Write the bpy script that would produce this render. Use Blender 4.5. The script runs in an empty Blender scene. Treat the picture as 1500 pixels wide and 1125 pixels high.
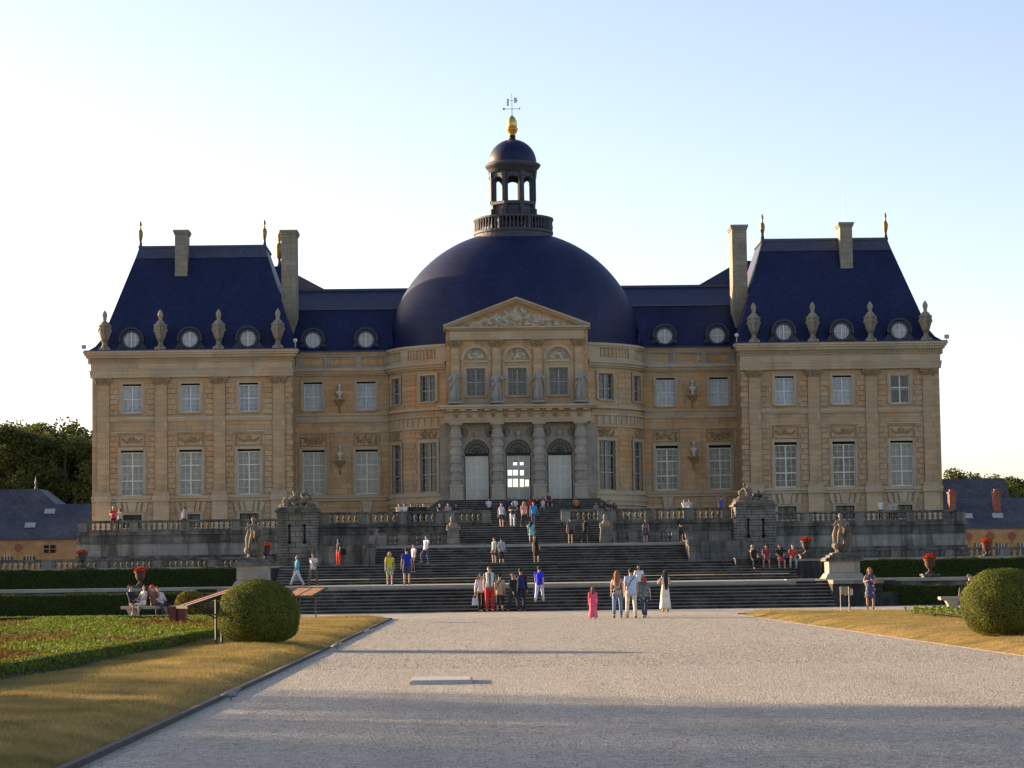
import bpy, math, random
import numpy as np
from mathutils import Vector, Matrix
R = random.Random(7)
NR = np.random.default_rng(11)
PI = math.pi
S = bpy.context.scene
COL = S.collection

# ------------------------------------------------------------------ camera
F = 3500.0 / 1500.0
ROLL, YAW, PITCH = 0.0135, 50 / 3500.0, math.atan(282.5 / 3500.0)
CAM = Vector((-3.1, -190.0, 1.5))
fw = Vector((math.sin(YAW) * math.cos(PITCH), math.cos(YAW) * math.cos(PITCH), math.sin(PITCH)))
rt = Vector((math.cos(YAW), -math.sin(YAW), 0))
up = rt.cross(fw)
rt2 = rt * math.cos(ROLL) - up * math.sin(ROLL)
up2 = up * math.cos(ROLL) + rt * math.sin(ROLL)
cd = bpy.data.cameras.new('camera')
cam = bpy.data.objects.new('camera', cd)
COL.objects.link(cam)
cam.matrix_world = Matrix(((rt2.x, up2.x, -fw.x, CAM.x), (rt2.y, up2.y, -fw.y, CAM.y), (rt2.z, up2.z, -fw.z, CAM.z), (0, 0, 0, 1)))
cd.sensor_width = 36.0
cd.lens = 36.0 * F
cd.clip_end = 6000
S.camera = cam

def xat(px, Y, py=830.0):
    """world X where the photograph's column px meets the plane at depth Y"""
    v = rt2 * (px - 750) - up2 * (py - 562.5) + fw * 3500
    t = (Y - CAM.y) / v.y
    return CAM.x + t * v.x

# ------------------------------------------------------------------ materials
def newmat(name):
    m = bpy.data.materials.new(name)
    m.use_nodes = True
    nt = m.node_tree
    b = nt.nodes['Principled BSDF']
    return m, nt, b

def nd(nt, t, **k):
    n = nt.nodes.new(t)
    for a, v in k.items():
        if hasattr(n, a): setattr(n, a, v)
        else: n.inputs[a].default_value = v
    return n

def mixc(nt, fac, a, b, mode='MIX'):
    n = nt.nodes.new('ShaderNodeMix'); n.data_type = 'RGBA'; n.blend_type = mode
    for i, v in ((0, fac), (6, a), (7, b)):
        if hasattr(v, 'links') or isinstance(v, bpy.types.NodeSocket): nt.links.new(v, n.inputs[i])
        elif i == 0: n.inputs[0].default_value = v
        else: n.inputs[i].default_value = (*v, 1)
    return n.outputs[2]

def coords(nt, scale=(1, 1, 1)):
    tc = nt.nodes.new('ShaderNodeTexCoord')
    mp = nt.nodes.new('ShaderNodeMapping')
    mp.inputs['Scale'].default_value = scale
    nt.links.new(tc.outputs['Object'], mp.inputs['Vector'])
    return mp.outputs[0]

def noise(nt, scale, detail=4, stretch=(1, 1, 1), rough=.6):
    n = nd(nt, 'ShaderNodeTexNoise', Scale=scale, Detail=detail, Roughness=rough)
    nt.links.new(coords(nt, stretch), n.inputs['Vector'])
    return n.outputs['Fac']

def ramp(nt, src, p0, p1, c0=0., c1=1.):
    r = nt.nodes.new('ShaderNodeMapRange')
    r.inputs[1].default_value = p0; r.inputs[2].default_value = p1
    r.inputs[3].default_value = c0; r.inputs[4].default_value = c1
    nt.links.new(src, r.inputs[0])
    return r.outputs[0]

def bump(nt, b, h, strength=.3, dist=.02):
    n = nd(nt, 'ShaderNodeBump', Strength=strength, Distance=dist)
    nt.links.new(h, n.inputs['Height']); nt.links.new(n.outputs[0], b.inputs['Normal'])

def plain(name, c, rough=.7, var=.25, scale=6, metal=0., bmp=.0):
    m, nt, b = newmat(name)
    f = noise(nt, scale, 5)
    lo = tuple(max(0, x * (1 - var)) for x in c); hi = tuple(min(1, x * (1 + var)) for x in c)
    nt.links.new(mixc(nt, ramp(nt, f, .3, .7), lo, hi), b.inputs['Base Color'])
    b.inputs['Roughness'].default_value = rough; b.inputs['Metallic'].default_value = metal
    if bmp: bump(nt, b, f, bmp, .02)
    return m

def stone(name, c, warm, pale, dark, dk=(.56, .72), warm_r=(.45, .68), bw=1.15, rh=.42, mortar=.012, streak=.5, joint=.55):
    """ashlar: courses and joints, ochre and pale patches, vertical rain streaks"""
    m, nt, b = newmat(name)
    tc = nt.nodes.new('ShaderNodeTexCoord')
    sp = nt.nodes.new('ShaderNodeSeparateXYZ'); nt.links.new(tc.outputs['Object'], sp.inputs[0])
    ad = nd(nt, 'ShaderNodeMath', operation='ADD'); nt.links.new(sp.outputs[0], ad.inputs[0]); nt.links.new(sp.outputs[1], ad.inputs[1])
    cb = nt.nodes.new('ShaderNodeCombineXYZ'); nt.links.new(ad.outputs[0], cb.inputs[0]); nt.links.new(sp.outputs[2], cb.inputs[1])
    br = nt.nodes.new('ShaderNodeTexBrick'); nt.links.new(cb.outputs[0], br.inputs['Vector'])
    for k, v in (('Scale', 1.), ('Brick Width', bw), ('Row Height', rh), ('Mortar Size', mortar), ('Mortar Smooth', .3)): br.inputs[k].default_value = v
    br.inputs['Color1'].default_value = (.83, .83, .84, 1); br.inputs['Color2'].default_value = (1.1, 1.08, 1.05, 1)
    br.inputs['Mortar'].default_value = (joint, joint * .95, joint * .9, 1)
    col = mixc(nt, ramp(nt, noise(nt, .22, 4), *warm_r), c, warm)
    col = mixc(nt, ramp(nt, noise(nt, .55, 5, (1, 1, 1.6)), .5, .75), col, pale)
    col = mixc(nt, 1.0, col, br.outputs['Color'], 'MULTIPLY')
    st = ramp(nt, noise(nt, 1.3, 6, (1, 1, .13), .7), dk[0], dk[1], 0, streak)
    col = mixc(nt, st, col, dark)
    fine = noise(nt, 14, 4)
    col = mixc(nt, ramp(nt, fine, .35, .75, 0, .5), col, tuple(x * .6 for x in c))
    nt.links.new(col, b.inputs['Base Color'])
    b.inputs['Roughness'].default_value = .9
    bump(nt, b, fine, .35, .03)
    return m

M = {}
M['stone'] = stone('facade_stone', (.51, .355, .20), (.54, .295, .125), (.48, .41, .30), (.15, .125, .095), dk=(.52, .7), streak=.6, joint=.5, mortar=.015)
M['stone2'] = stone('recess_stone', (.54, .365, .19), (.56, .295, .115), (.50, .41, .28), (.15, .12, .085), warm_r=(.40, .62), dk=(.52, .7), streak=.66, joint=.5, mortar=.015)
M['trim'] = stone('trim_stone', (.49, .385, .25), (.51, .335, .18), (.52, .455, .35), (.13, .11, .085), rh=.8, bw=1.6, mortar=.006)
M['greystone'] = stone('portico_stone', (.36, .32, .26), (.38, .315, .22), (.46, .425, .37), (.08, .065, .06), rh=.5)
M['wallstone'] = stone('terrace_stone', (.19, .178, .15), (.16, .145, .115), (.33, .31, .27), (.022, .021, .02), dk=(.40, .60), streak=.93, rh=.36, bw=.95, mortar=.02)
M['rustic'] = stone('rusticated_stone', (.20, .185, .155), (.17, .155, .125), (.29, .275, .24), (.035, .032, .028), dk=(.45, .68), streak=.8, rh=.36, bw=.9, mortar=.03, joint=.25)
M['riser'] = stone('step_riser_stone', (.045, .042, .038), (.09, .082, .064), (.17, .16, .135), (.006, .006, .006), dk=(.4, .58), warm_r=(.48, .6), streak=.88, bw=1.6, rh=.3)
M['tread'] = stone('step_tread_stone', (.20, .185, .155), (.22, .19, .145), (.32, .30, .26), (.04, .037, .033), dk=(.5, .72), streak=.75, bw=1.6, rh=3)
M['landing'] = stone('landing_stone', (.34, .31, .26), (.36, .31, .24), (.42, .40, .35), (.14, .13, .11), bw=1.3, rh=1.)
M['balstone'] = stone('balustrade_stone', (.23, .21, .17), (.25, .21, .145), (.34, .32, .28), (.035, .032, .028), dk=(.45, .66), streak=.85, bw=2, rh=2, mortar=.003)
M['wallpanel'] = stone('terrace_panel_stone', (.31, .29, .25), (.28, .25, .195), (.42, .40, .35), (.035, .033, .03), dk=(.46, .64), streak=.9, rh=.42, bw=1.1, mortar=.014)
M['statue'] = stone('statue_stone', (.38, .365, .33), (.33, .31, .27), (.52, .51, .48), (.05, .047, .042), dk=(.5, .68), streak=.7, bw=9, rh=9, mortar=0)
M['oldstatue'] = stone('old_statue_stone', (.25, .21, .15), (.27, .2, .12), (.33, .29, .22), (.035, .032, .028), dk=(.45, .62), streak=.85, bw=9, rh=9, mortar=0)
M['vase'] = stone('vase_stone', (.33, .285, .20), (.34, .26, .16), (.40, .37, .30), (.05, .045, .04), dk=(.5, .66), streak=.85, bw=9, rh=9, mortar=0)
M['bust'] = plain('white_marble', (.50, .48, .44), .6, .12, 9)
M['chimney'] = stone('chimney_stone', (.27, .245, .19), (.3, .24, .16), (.36, .34, .28), (.09, .085, .075), rh=.45, bw=.7, mortar=.015)
M['relief'] = plain('relief_stone', (.27, .185, .095), .9, .35, 5, bmp=.4)
M['white_relief'] = plain('pale_relief_stone', (.42, .36, .27), .9, .45, 3, bmp=.3)
M['brickred'] = plain('red_brick', (.23, .085, .055), .85, .3, 5)
M['commonwall'] = plain('ochre_render', (.36, .235, .125), .9, .25, 1.5)
M['commonstone'] = plain('ochre_infill', (.36, .24, .095), .9, .2, 2)

def slate(name, c, spec=.35):
    m, nt, b = newmat(name)
    tc = nt.nodes.new('ShaderNodeTexCoord')
    sp = nt.nodes.new('ShaderNodeSeparateXYZ'); nt.links.new(tc.outputs['Object'], sp.inputs[0])
    ad = nd(nt, 'ShaderNodeMath', operation='ADD'); nt.links.new(sp.outputs[0], ad.inputs[0]); nt.links.new(sp.outputs[1], ad.inputs[1])
    cb = nt.nodes.new('ShaderNodeCombineXYZ'); nt.links.new(ad.outputs[0], cb.inputs[0]); nt.links.new(sp.outputs[2], cb.inputs[1])
    br = nt.nodes.new('ShaderNodeTexBrick'); nt.links.new(cb.outputs[0], br.inputs['Vector'])
    for k, v in (('Scale', 1.), ('Brick Width', .24), ('Row Height', .17), ('Mortar Size', .008)): br.inputs[k].default_value = v
    br.inputs['Color1'].default_value = (.7, .7, .72, 1); br.inputs['Color2'].default_value = (1.25, 1.22, 1.2, 1); br.inputs['Mortar'].default_value = (.6, .6, .6, 1)
    big = noise(nt, .35, 5, (1, 1, .45))
    col = mixc(nt, ramp(nt, big, .35, .7), c, tuple(x * k for x, k in zip(c, (2.3, 2.1, 1.5))))
    col = mixc(nt, 1.0, col, br.outputs['Color'], 'MULTIPLY')
    nt.links.new(col, b.inputs['Base Color'])
    b.inputs['Roughness'].default_value = .5
    b.inputs['Specular IOR Level'].default_value = spec
    bump(nt, b, br.outputs['Fac'], .25, -.02)
    return m
M['slate'] = slate('blue_slate', (.0052, .009, .047), .3)
M['slate_far'] = slate('old_slate', (.038, .043, .066))
M['lead'] = plain('roof_lead', (.045, .05, .085), .5, .3, 3)
M['lantern'] = plain('lantern_lead', (.044, .047, .060), .7, .35, 3)
M['gold'] = plain('gilding', (.72, .47, .11), .33, .2, 8, metal=.85)
M['oldgold'] = plain('dull_gilding', (.26, .16, .05), .45, .5, 14, metal=.6)
M['iron'] = plain('dark_iron', (.025, .023, .022), .6, .3, 10)
M['fanlight'] = plain('fanlight_glass', (.012, .012, .014), .15, .3, 5)
M['whitepaint'] = plain('white_paint', (.62, .61, .55), .6, .1, 5)
M['greywood'] = plain('grey_wood', (.30, .29, .265), .6, .15, 5)
M['bluepaint'] = plain('grey_white_paint', (.58, .59, .59), .6, .1, 5)
M['dark'] = plain('dark_gap', (.012, .011, .010), .9, .2, 4)
M['zinc'] = plain('zinc', (.34, .34, .33), .5, .2, 6)
M['plastic'] = plain('pale_metal', (.55, .55, .53), .5, .1, 6)

def panemat(name, c1, c2, spec=.5, rough=.12):
    """glass over curtains, a little different in every window"""
    m, nt, b = newmat(name)
    oi = nt.nodes.new('ShaderNodeObjectInfo')
    n = nd(nt, 'ShaderNodeTexNoise', Scale=2.2, Detail=3.)
    n.noise_dimensions = '4D'
    nt.links.new(coords(nt, (2.2, 1, .8)), n.inputs['Vector'])
    mu = nd(nt, 'ShaderNodeMath', operation='MULTIPLY'); mu.inputs[1].default_value = 40
    nt.links.new(oi.outputs['Random'], mu.inputs[0]); nt.links.new(mu.outputs[0], n.inputs['W'])
    col = mixc(nt, ramp(nt, n.outputs['Fac'], .38, .64), c1, c2)
    rr = ramp(nt, oi.outputs['Random'], 0, 1, .42, 0)
    nt.links.new(mixc(nt, rr, col, tuple(x * .3 for x in c1)), b.inputs['Base Color'])
    b.inputs['Roughness'].default_value = rough
    b.inputs['Specular IOR Level'].default_value = spec
    return m
M['pane_up'] = panemat('curtained_glass', (.24, .26, .28), (.40, .42, .44))
M['pane_low'] = panemat('blind_behind_glass', (.23, .22, .18), (.36, .345, .29))
M['pane_half'] = panemat('half_drawn_blind', (.035, .03, .022), (.19, .175, .13))
M['dormerlead'] = plain('dormer_lead', (.016, .018, .036), .5, .3, 3)
M['pane_dark'] = panemat('dark_window_glass', (.010, .010, .011), (.075, .075, .075), .5)
M['door'] = panemat('white_door_panel', (.68, .65, .53), (.78, .75, .63), .3, .5)
M['whitedoor'] = plain('door_paint', (.78, .75, .66), .5, .08, 5)
M['oculus'] = panemat('oculus_glass', (.26, .26, .28), (.42, .42, .44), .5)

def gravelmat():
    m, nt, b = newmat('gravel')
    v = nd(nt, 'ShaderNodeTexVoronoi', Scale=34.)
    nt.links.new(coords(nt), v.inputs['Vector'])
    hs = nt.nodes.new('ShaderNodeSeparateColor'); nt.links.new(v.outputs['Color'], hs.inputs[0])
    col = mixc(nt, hs.outputs[0], (.215, .195, .16), (.65, .595, .51))
    v2 = nd(nt, 'ShaderNodeTexVoronoi', Scale=11.); nt.links.new(coords(nt), v2.inputs['Vector'])
    h2 = nt.nodes.new('ShaderNodeSeparateColor'); nt.links.new(v2.outputs['Color'], h2.inputs[0])
    col = mixc(nt, .38, col, mixc(nt, h2.outputs[1], (.235, .21, .175), (.62, .565, .48)))
    col = mixc(nt, ramp(nt, noise(nt, .9, 6), .45, .75, 0, .4), col, (.36, .30, .215))
    col = mixc(nt, ramp(nt, noise(nt, .8, 5, (1.6, .05, 1)), .52, .7, 0, .32), col, (.27, .225, .165))
    col = mixc(nt, ramp(nt, noise(nt, .12, 4, (1, .35, 1)), .5, .7, 0, .3), col, (.52, .46, .375))
    nt.links.new(col, b.inputs['Base Color']); b.inputs['Roughness'].default_value = .95
    b.inputs['Specular IOR Level'].default_value = .15
    ad = nd(nt, 'ShaderNodeMath', operation='ADD'); nt.links.new(v.outputs['Distance'], ad.inputs[0]); nt.links.new(noise(nt, 5, 5), ad.inputs[1])
    bump(nt, b, ad.outputs[0], .8, .03)
    return m
M['gravel'] = gravelmat()
def pebblemat():
    m, nt, b = newmat('pebble')
    geo = nt.nodes.new('ShaderNodeNewGeometry')
    nt.links.new(mixc(nt, geo.outputs['Random Per Island'], (.17, .145, .11), (.68, .61, .50)), b.inputs['Base Color']); b.inputs['Roughness'].default_value = .9
    return m
M['pebble'] = pebblemat()
M['edge'] = plain('worn_edging', (.17, .125, .075), .95, .4, 4)

def lawnmat(name, a, c, g):
    m, nt, b = newmat(name)
    col = mixc(nt, ramp(nt, noise(nt, 3.5, 6), .3, .7), a, c)
    col = mixc(nt, ramp(nt, noise(nt, .5, 5), .43, .62), col, g)
    col = mixc(nt, ramp(nt, noise(nt, 40, 3), .4, .7, 0, .5), col, tuple(x * .45 for x in a))
    nt.links.new(col, b.inputs['Base Color']); b.inputs['Roughness'].default_value = .95
    b.inputs['Specular IOR Level'].default_value = .1
    bump(nt, b, noise(nt, 30, 4), .9, .04)
    return m
M['lawn'] = lawnmat('dry_lawn', (.33, .215, .08), (.50, .33, .12), (.16, .145, .045))
M['field'] = lawnmat('field', (.10, .09, .035), (.14, .11, .05), (.06, .075, .025))
M['soil'] = plain('soil', (.07, .05, .03), .95, .4, 6, bmp=.5)
M['kerb'] = plain('edging_timber', (.05, .044, .038), .9, .4, 5)

def leafmat(name, c1, c2, c3=None, scale=1.3):
    m, nt, b = newmat(name)
    col = mixc(nt, ramp(nt, noise(nt, scale, 4), .35, .68), c1, c2)
    geo = nt.nodes.new('ShaderNodeNewGeometry')
    col = mixc(nt, ramp(nt, geo.outputs['Random Per Island'], 0, 1, 0, .6), col, c3 or tuple(x * 1.7 for x in c2))
    nt.links.new(col, b.inputs['Base Color']); b.inputs['Roughness'].default_value = .75
    b.inputs['Specular IOR Level'].default_value = .08
    tr = nt.nodes.new('ShaderNodeBsdfTranslucent'); nt.links.new(col, tr.inputs[0])
    mx = nt.nodes.new('ShaderNodeMixShader'); mx.inputs[0].default_value = .25
    out = nt.nodes['Material Output']
    nt.links.new(b.outputs[0], mx.inputs[1]); nt.links.new(tr.outputs[0], mx.inputs[2]); nt.links.new(mx.outputs[0], out.inputs[0])
    return m
M['leaf'] = leafmat('tree_leaves', (.03, .048, .014), (.075, .098, .026), (.16, .165, .045), scale=.35)
M['box'] = leafmat('box_leaves', (.065, .085, .014), (.13, .155, .026), (.24, .24, .045))
M['hedge'] = leafmat('hedge_leaves', (.026, .042, .010), (.042, .064, .015), (.075, .10, .022))
M['parterre'] = leafmat('parterre_leaves', (.07, .11, .012), (.13, .18, .024), (.24, .27, .04), .6)
M['redleaf'] = leafmat('bronze_leaves', (.11, .085, .018), (.13, .065, .022), (.20, .14, .03), .7)
M['sunlitleaf'] = leafmat('sunlit_leaves', (.12, .11, .02), (.19, .16, .03), (.28, .22, .05))  # yellow of the low sun is put into this leaf colour
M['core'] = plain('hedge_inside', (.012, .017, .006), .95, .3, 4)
M['bark'] = plain('bark', (.06, .045, .032), .95, .4, 5, bmp=.5)
M['blade'] = leafmat('grass_blades', (.19, .165, .055), (.58, .39, .15), (.20, .185, .06), .9)
M['flower'] = leafmat('red_flowers', (.40, .015, .008), (.52, .025, .012), (.62, .06, .03), 3)
M['terracotta'] = plain('terracotta', (.085, .033, .022), .8, .3, 5)
M['castiron'] = plain('dark_cast_urn', (.045, .033, .028), .6, .3, 5)
M['redpaint'] = plain('red_bin_paint', (.17, .028, .022), .5, .2, 5)
M['wood'] = plain('orange_wood', (.42, .20, .06), .5, .3, 4)
M['panelprint'] = plain('faded_print', (.30, .24, .16), .5, .5, 9)
M['slab'] = plain('pale_slab', (.46, .43, .39), .8, .1, 4)
M['feather'] = plain('pigeon_feathers', (.20, .20, .22), .7, .5, 14)
M['hand'] = plain('skin', (.50, .28, .19), .6, .12, 6)
M['skin_tan'] = plain('tanned_skin', (.36, .175, .105), .6, .12, 6)
M['skin_dark'] = plain('dark_skin', (.13, .065, .04), .6, .12, 6)

def cloth(c):
    k = 'cloth_%d_%d_%d' % tuple(int(x * 255) for x in c)
    if k not in M: M[k] = plain(k, c, .85, .22, 9, bmp=.2)
    return M[k]

# ------------------------------------------------------------------ mesh builder
def flat(Y):
    return lambda u, z, t: (u, Y + t, z)

class MB:
    def __init__(s): s.v = []; s.f = []; s.m = []; s.mi = 0
    def add(s, vs, fs):
        n = len(s.v); s.v += [tuple(p) for p in vs]
        for f in fs: s.f.append(tuple(i + n for i in f)); s.m.append(s.mi)
        return s
    def box(s, x0, x1, y0, y1, z0, z1):
        return s.add([(x0, y0, z0), (x1, y0, z0), (x1, y1, z0), (x0, y1, z0), (x0, y0, z1), (x1, y0, z1), (x1, y1, z1), (x0, y1, z1)],
                     [(3, 2, 1, 0), (4, 5, 6, 7), (0, 1, 5, 4), (1, 2, 6, 5), (2, 3, 7, 6), (3, 0, 4, 7)])
    def frustum(s, a, za, b, zb):
        """a, b = (x0,x1,y0,y1) at heights za, zb"""
        vs = [(a[0], a[2], za), (a[1], a[2], za), (a[1], a[3], za), (a[0], a[3], za), (b[0], b[2], zb), (b[1], b[2], zb), (b[1], b[3], zb), (b[0], b[3], zb)]
        return s.add(vs, [(3, 2, 1, 0), (4, 5, 6, 7), (0, 1, 5, 4), (1, 2, 6, 5), (2, 3, 7, 6), (3, 0, 4, 7)])
    def mbox(s, mp, u0, u1, z0, z1, t0, t1, n=1):
        vs = []; fs = []
        for i in range(n + 1):
            u = u0 + (u1 - u0) * i / n
            vs += [mp(u, z0, t0), mp(u, z0, t1), mp(u, z1, t1), mp(u, z1, t0)]
        for i in range(n):
            a = i * 4; b = a + 4
            fs += [(a, b, b + 3, a + 3), (a + 3, b + 3, b + 2, a + 2), (a + 2, b + 2, b + 1, a + 1), (a + 1, b + 1, b, a)]
        fs += [(0, 3, 2, 1), (n * 4, n * 4 + 1, n * 4 + 2, n * 4 + 3)]
        return s.add(vs, fs)
    def wall(s, mp, u0, u1, z0, z1, holes, depth=.34, du=None):
        """front sheet with rectangular holes (u0,u1,z0,z1) and their reveals"""
        us = {u0, u1}; zs = {z0, z1}
        for h in holes: us |= {h[0], h[1]}; zs |= {h[2], h[3]}
        if du:
            k = u0
            while k < u1: us.add(k); k += du
        us = sorted(us); zs = sorted(zs)
        for i in range(len(us) - 1):
            for j in range(len(zs) - 1):
                a, b, c, d = us[i], us[i + 1], zs[j], zs[j + 1]
                if any(h[0] <= a + 1e-6 and b <= h[1] + 1e-6 and h[2] <= c + 1e-6 and d <= h[3] + 1e-6 for h in holes): continue
                s.add([mp(a, c, 0), mp(b, c, 0), mp(b, d, 0), mp(a, d, 0)], [(0, 1, 2, 3)])
        for a, b, c, d in holes:
            s.add([mp(a, c, 0), mp(b, c, 0), mp(b, d, 0), mp(a, d, 0), mp(a, c, depth), mp(b, c, depth), mp(b, d, depth), mp(a, d, depth)],
                  [(0, 4, 5, 1), (1, 5, 6, 2), (2, 6, 7, 3), (3, 7, 4, 0)])
        return s
    def lathe(s, prof, n=16, c=(0, 0, 0), sx=1, sy=1, a0=0, a1=2 * PI):
        full = abs(a1 - a0 - 2 * PI) < 1e-6
        k = n if full else n + 1
        vs = []; fs = []
        for r, z in prof:
            for i in range(k):
                a = a0 + (a1 - a0) * i / n
                vs.append((c[0] + r * sx * math.cos(a), c[1] + r * sy * math.sin(a), c[2] + z))
        for j in range(len(prof) - 1):
            for i in range(n):
                a = j * k + i; b = j * k + (i + 1) % k
                fs.append((a, b, b + k, a + k))
        if full:
            fs.append(tuple(range(k))[::-1]); fs.append(tuple(range((len(prof) - 1) * k, len(prof) * k)))
        return s.add(vs, fs)
    def ball(s, c, r, n=8, m=5, rot=None):
        if not hasattr(r, '__len__'): r = (r, r, r)
        vs = [(0, 0, -1)]; fs = []
        for j in range(1, m):
            th = PI * j / m
            for i in range(n):
                a = 2 * PI * i / n
                vs.append((math.sin(th) * math.cos(a), math.sin(th) * math.sin(a), -math.cos(th)))
        vs.append((0, 0, 1)); L = len(vs) - 1
        for i in range(n): fs.append((0, 1 + (i + 1) % n, 1 + i))
        for j in range(m - 2):
            for i in range(n):
                a = 1 + j * n + i; b = 1 + j * n + (i + 1) % n
                fs.append((a, b, b + n, a + n))
        for i in range(n): fs.append((L, 1 + (m - 2) * n + i, 1 + (m - 2) * n + (i + 1) % n))
        out = []
        for p in vs:
            q = Vector((p[0] * r[0], p[1] * r[1], p[2] * r[2]))
            if rot: q = rot @ q
            out.append(q + Vector(c))
        return s.add(out, fs)
    def tube(s, pts, rad, n=8, flatten=None):
        pts = [Vector(p) for p in pts]
        if not hasattr(rad, '__len__'): rad = [rad] * len(pts)
        vs = []; fs = []
        ref = None
        for i, p in enumerate(pts):
            d = (pts[min(i + 1, len(pts) - 1)] - pts[max(i - 1, 0)]).normalized()
            if ref is None: ref = Vector((1, 0, 0)) if abs(d.x) < .8 else Vector((0, 1, 0))
            x = (ref - d * ref.dot(d)).normalized(); y = d.cross(x); ref = x
            r = rad[i]; rx, r2 = r if hasattr(r, '__len__') else (r, r)
            for k in range(n):
                a = 2 * PI * k / n
                vs.append(p + x * rx * math.cos(a) + y * r2 * math.sin(a))
        for j in range(len(pts) - 1):
            for k in range(n):
                a = j * n + k; b = j * n + (k + 1) % n
                fs.append((a, b, b + n, a + n))
        fs.append(tuple(range(n))[::-1]); fs.append(tuple(range((len(pts) - 1) * n, len(pts) * n)))
        return s.add(vs, fs)
    def prism(s, poly, y0, y1):
        """poly in x,z extruded along y"""
        n = len(poly)
        vs = [(x, y0, z) for x, z in poly] + [(x, y1, z) for x, z in poly]
        fs = [tuple(range(n)), tuple(range(n, 2 * n))[::-1]] + [(i, i + n, (i + 1) % n + n, (i + 1) % n) for i in range(n)]
        return s.add(vs, fs)
    def build(s, name, mat, parent=None, smooth=False, loc=None):
        me = bpy.data.meshes.new(name)
        me.from_pydata(s.v, [], s.f)
        mats = mat if isinstance(mat, (list, tuple)) else [mat]
        for m in mats: me.materials.append(M[m] if isinstance(m, str) else m)
        if len(mats) > 1: me.polygons.foreach_set('material_index', s.m)
        if smooth: me.polygons.foreach_set('use_smooth', [True] * len(s.f))
        me.update()
        o = bpy.data.objects.new(name, me); COL.objects.link(o)
        if parent is not None:
            o.parent = parent
            o.location = loc if loc is not None else -base_of(parent)
        elif loc is not None: o.location = loc
        return o

def base_of(o):
    v = Vector((0, 0, 0))
    while o is not None: v = v + o.location; o = o.parent
    return v

def thing(name, label, cat, loc=(0, 0, 0), rz=0, group=None):
    o = bpy.data.objects.new(name, None); COL.objects.link(o)
    o.empty_display_size = .2
    o.location = loc; o.rotation_euler = (0, 0, rz); o['label'] = label; o['category'] = cat
    if group: o['group'] = group
    return o
def tag(o, label, cat, group=None):
    o['label'] = label; o['category'] = cat
    if group: o['group'] = group
    return o
def kids(o): return [c for c in bpy.data.objects if c.parent is o]
def copy_tree(o, parent=None):
    c = o.copy(); COL.objects.link(c)
    if parent is not None: c.parent = parent
    for ch in KIDS.get(o.name, ()) or kids(o): copy_tree(ch, c)
    return c
KIDS = {}
def dup(o, loc, rz=0, label=None, parent=None, scale=None):
    c = copy_tree(o, parent); c.location = loc; c.rotation_euler = (0, 0, rz)
    if label: c['label'] = label
    if scale: c.scale = scale
    return c
def struct(name, mb, mat, kind='structure', smooth=False):
    o = mb.build(name, mat, None, smooth); o['kind'] = kind
    return o

# leaf quads and grass, straight from arrays
def quads(name, P, size, mat, parent=None, updir=None, loc=None, N=None):
    n = len(P)
    d1 = NR.normal(size=(n, 3))
    if N is not None:
        N = N + NR.normal(0, .42, (n, 3)); N /= np.linalg.norm(N, axis=1)[:, None]; d1 -= (d1 * N).sum(1)[:, None] * N
    d1 = d1; d1 /= np.linalg.norm(d1, axis=1)[:, None]
    d2 = NR.normal(size=(n, 3)) if N is None else np.cross(N, d1); d2 -= (d2 * d1).sum(1)[:, None] * d1; d2 /= np.linalg.norm(d2, axis=1)[:, None]
    if not np.isscalar(size): size = np.asarray(size)[:, None]
    s = size * NR.uniform(.6, 1.3, (n, 1))
    a = d1 * s; b = d2 * s * .62
    V = np.stack([P - a, P - b * .9 + a * .1, P + a, P + b * .9 + a * .1], 1).reshape(-1, 3)
    me = bpy.data.meshes.new(name)
    me.vertices.add(4 * n); me.vertices.foreach_set('co', V.astype(np.float32).ravel())
    me.loops.add(4 * n); me.loops.foreach_set('vertex_index', np.arange(4 * n, dtype=np.int32))
    me.polygons.add(n); me.polygons.foreach_set('loop_start', np.arange(0, 4 * n, 4, dtype=np.int32))
    me.materials.append(M[mat]); me.update(calc_edges=True)
    o = bpy.data.objects.new(name, me); COL.objects.link(o)
    if parent is not None: o.parent = parent; o.location = loc if loc is not None else -base_of(parent)
    return o
def blades(name, P, h, mat, parent=None, w=.012):
    n = len(P)
    a = NR.uniform(0, 2 * PI, n); d = np.stack([np.cos(a), np.sin(a), 0 * a], 1) * w
    ln = NR.normal(0, .5, (n, 3)) * h; ln[:, 2] = h * NR.uniform(.45, 1.2, n)
    V = np.stack([P - d, P + d, P + ln], 1).reshape(-1, 3)
    me = bpy.data.meshes.new(name)
    me.vertices.add(3 * n); me.vertices.foreach_set('co', V.astype(np.float32).ravel())
    me.loops.add(3 * n); me.loops.foreach_set('vertex_index', np.arange(3 * n, dtype=np.int32))
    me.polygons.add(n); me.polygons.foreach_set('loop_start', np.arange(0, 3 * n, 3, dtype=np.int32))
    me.materials.append(M[mat]); me.update(calc_edges=True)
    o = bpy.data.objects.new(name, me); COL.objects.link(o)
    return o
SUN_EL, SUN_AZ, SUN, SKY, EXPO = 9.5, 30.0, 5.0, .115, 1.5
BOSQUET = [(-62, -131, 17), (-60, -139, 15), (-64, -147, 18), (-59, -155, 16), (-63, -163, 18), (-58, -171, 17), (-72, -136, 19), (-73, -146, 20), (-71, -158, 19), (-66, -178, 18), (-67, -123, 10), (-60, -116, 7), (-75, -128, 13), (-60, -44, 11), (-64, -36, 12), (-60, -30, 11)]
# ------------------------------------------------------------------ people
def rotx(v, a):          # swing forward (towards -Y) by angle a about the X axis
    c, s = math.cos(a), math.sin(a)
    return Vector((v.x, v.y * c + v.z * s, -v.y * s + v.z * c))

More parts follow.
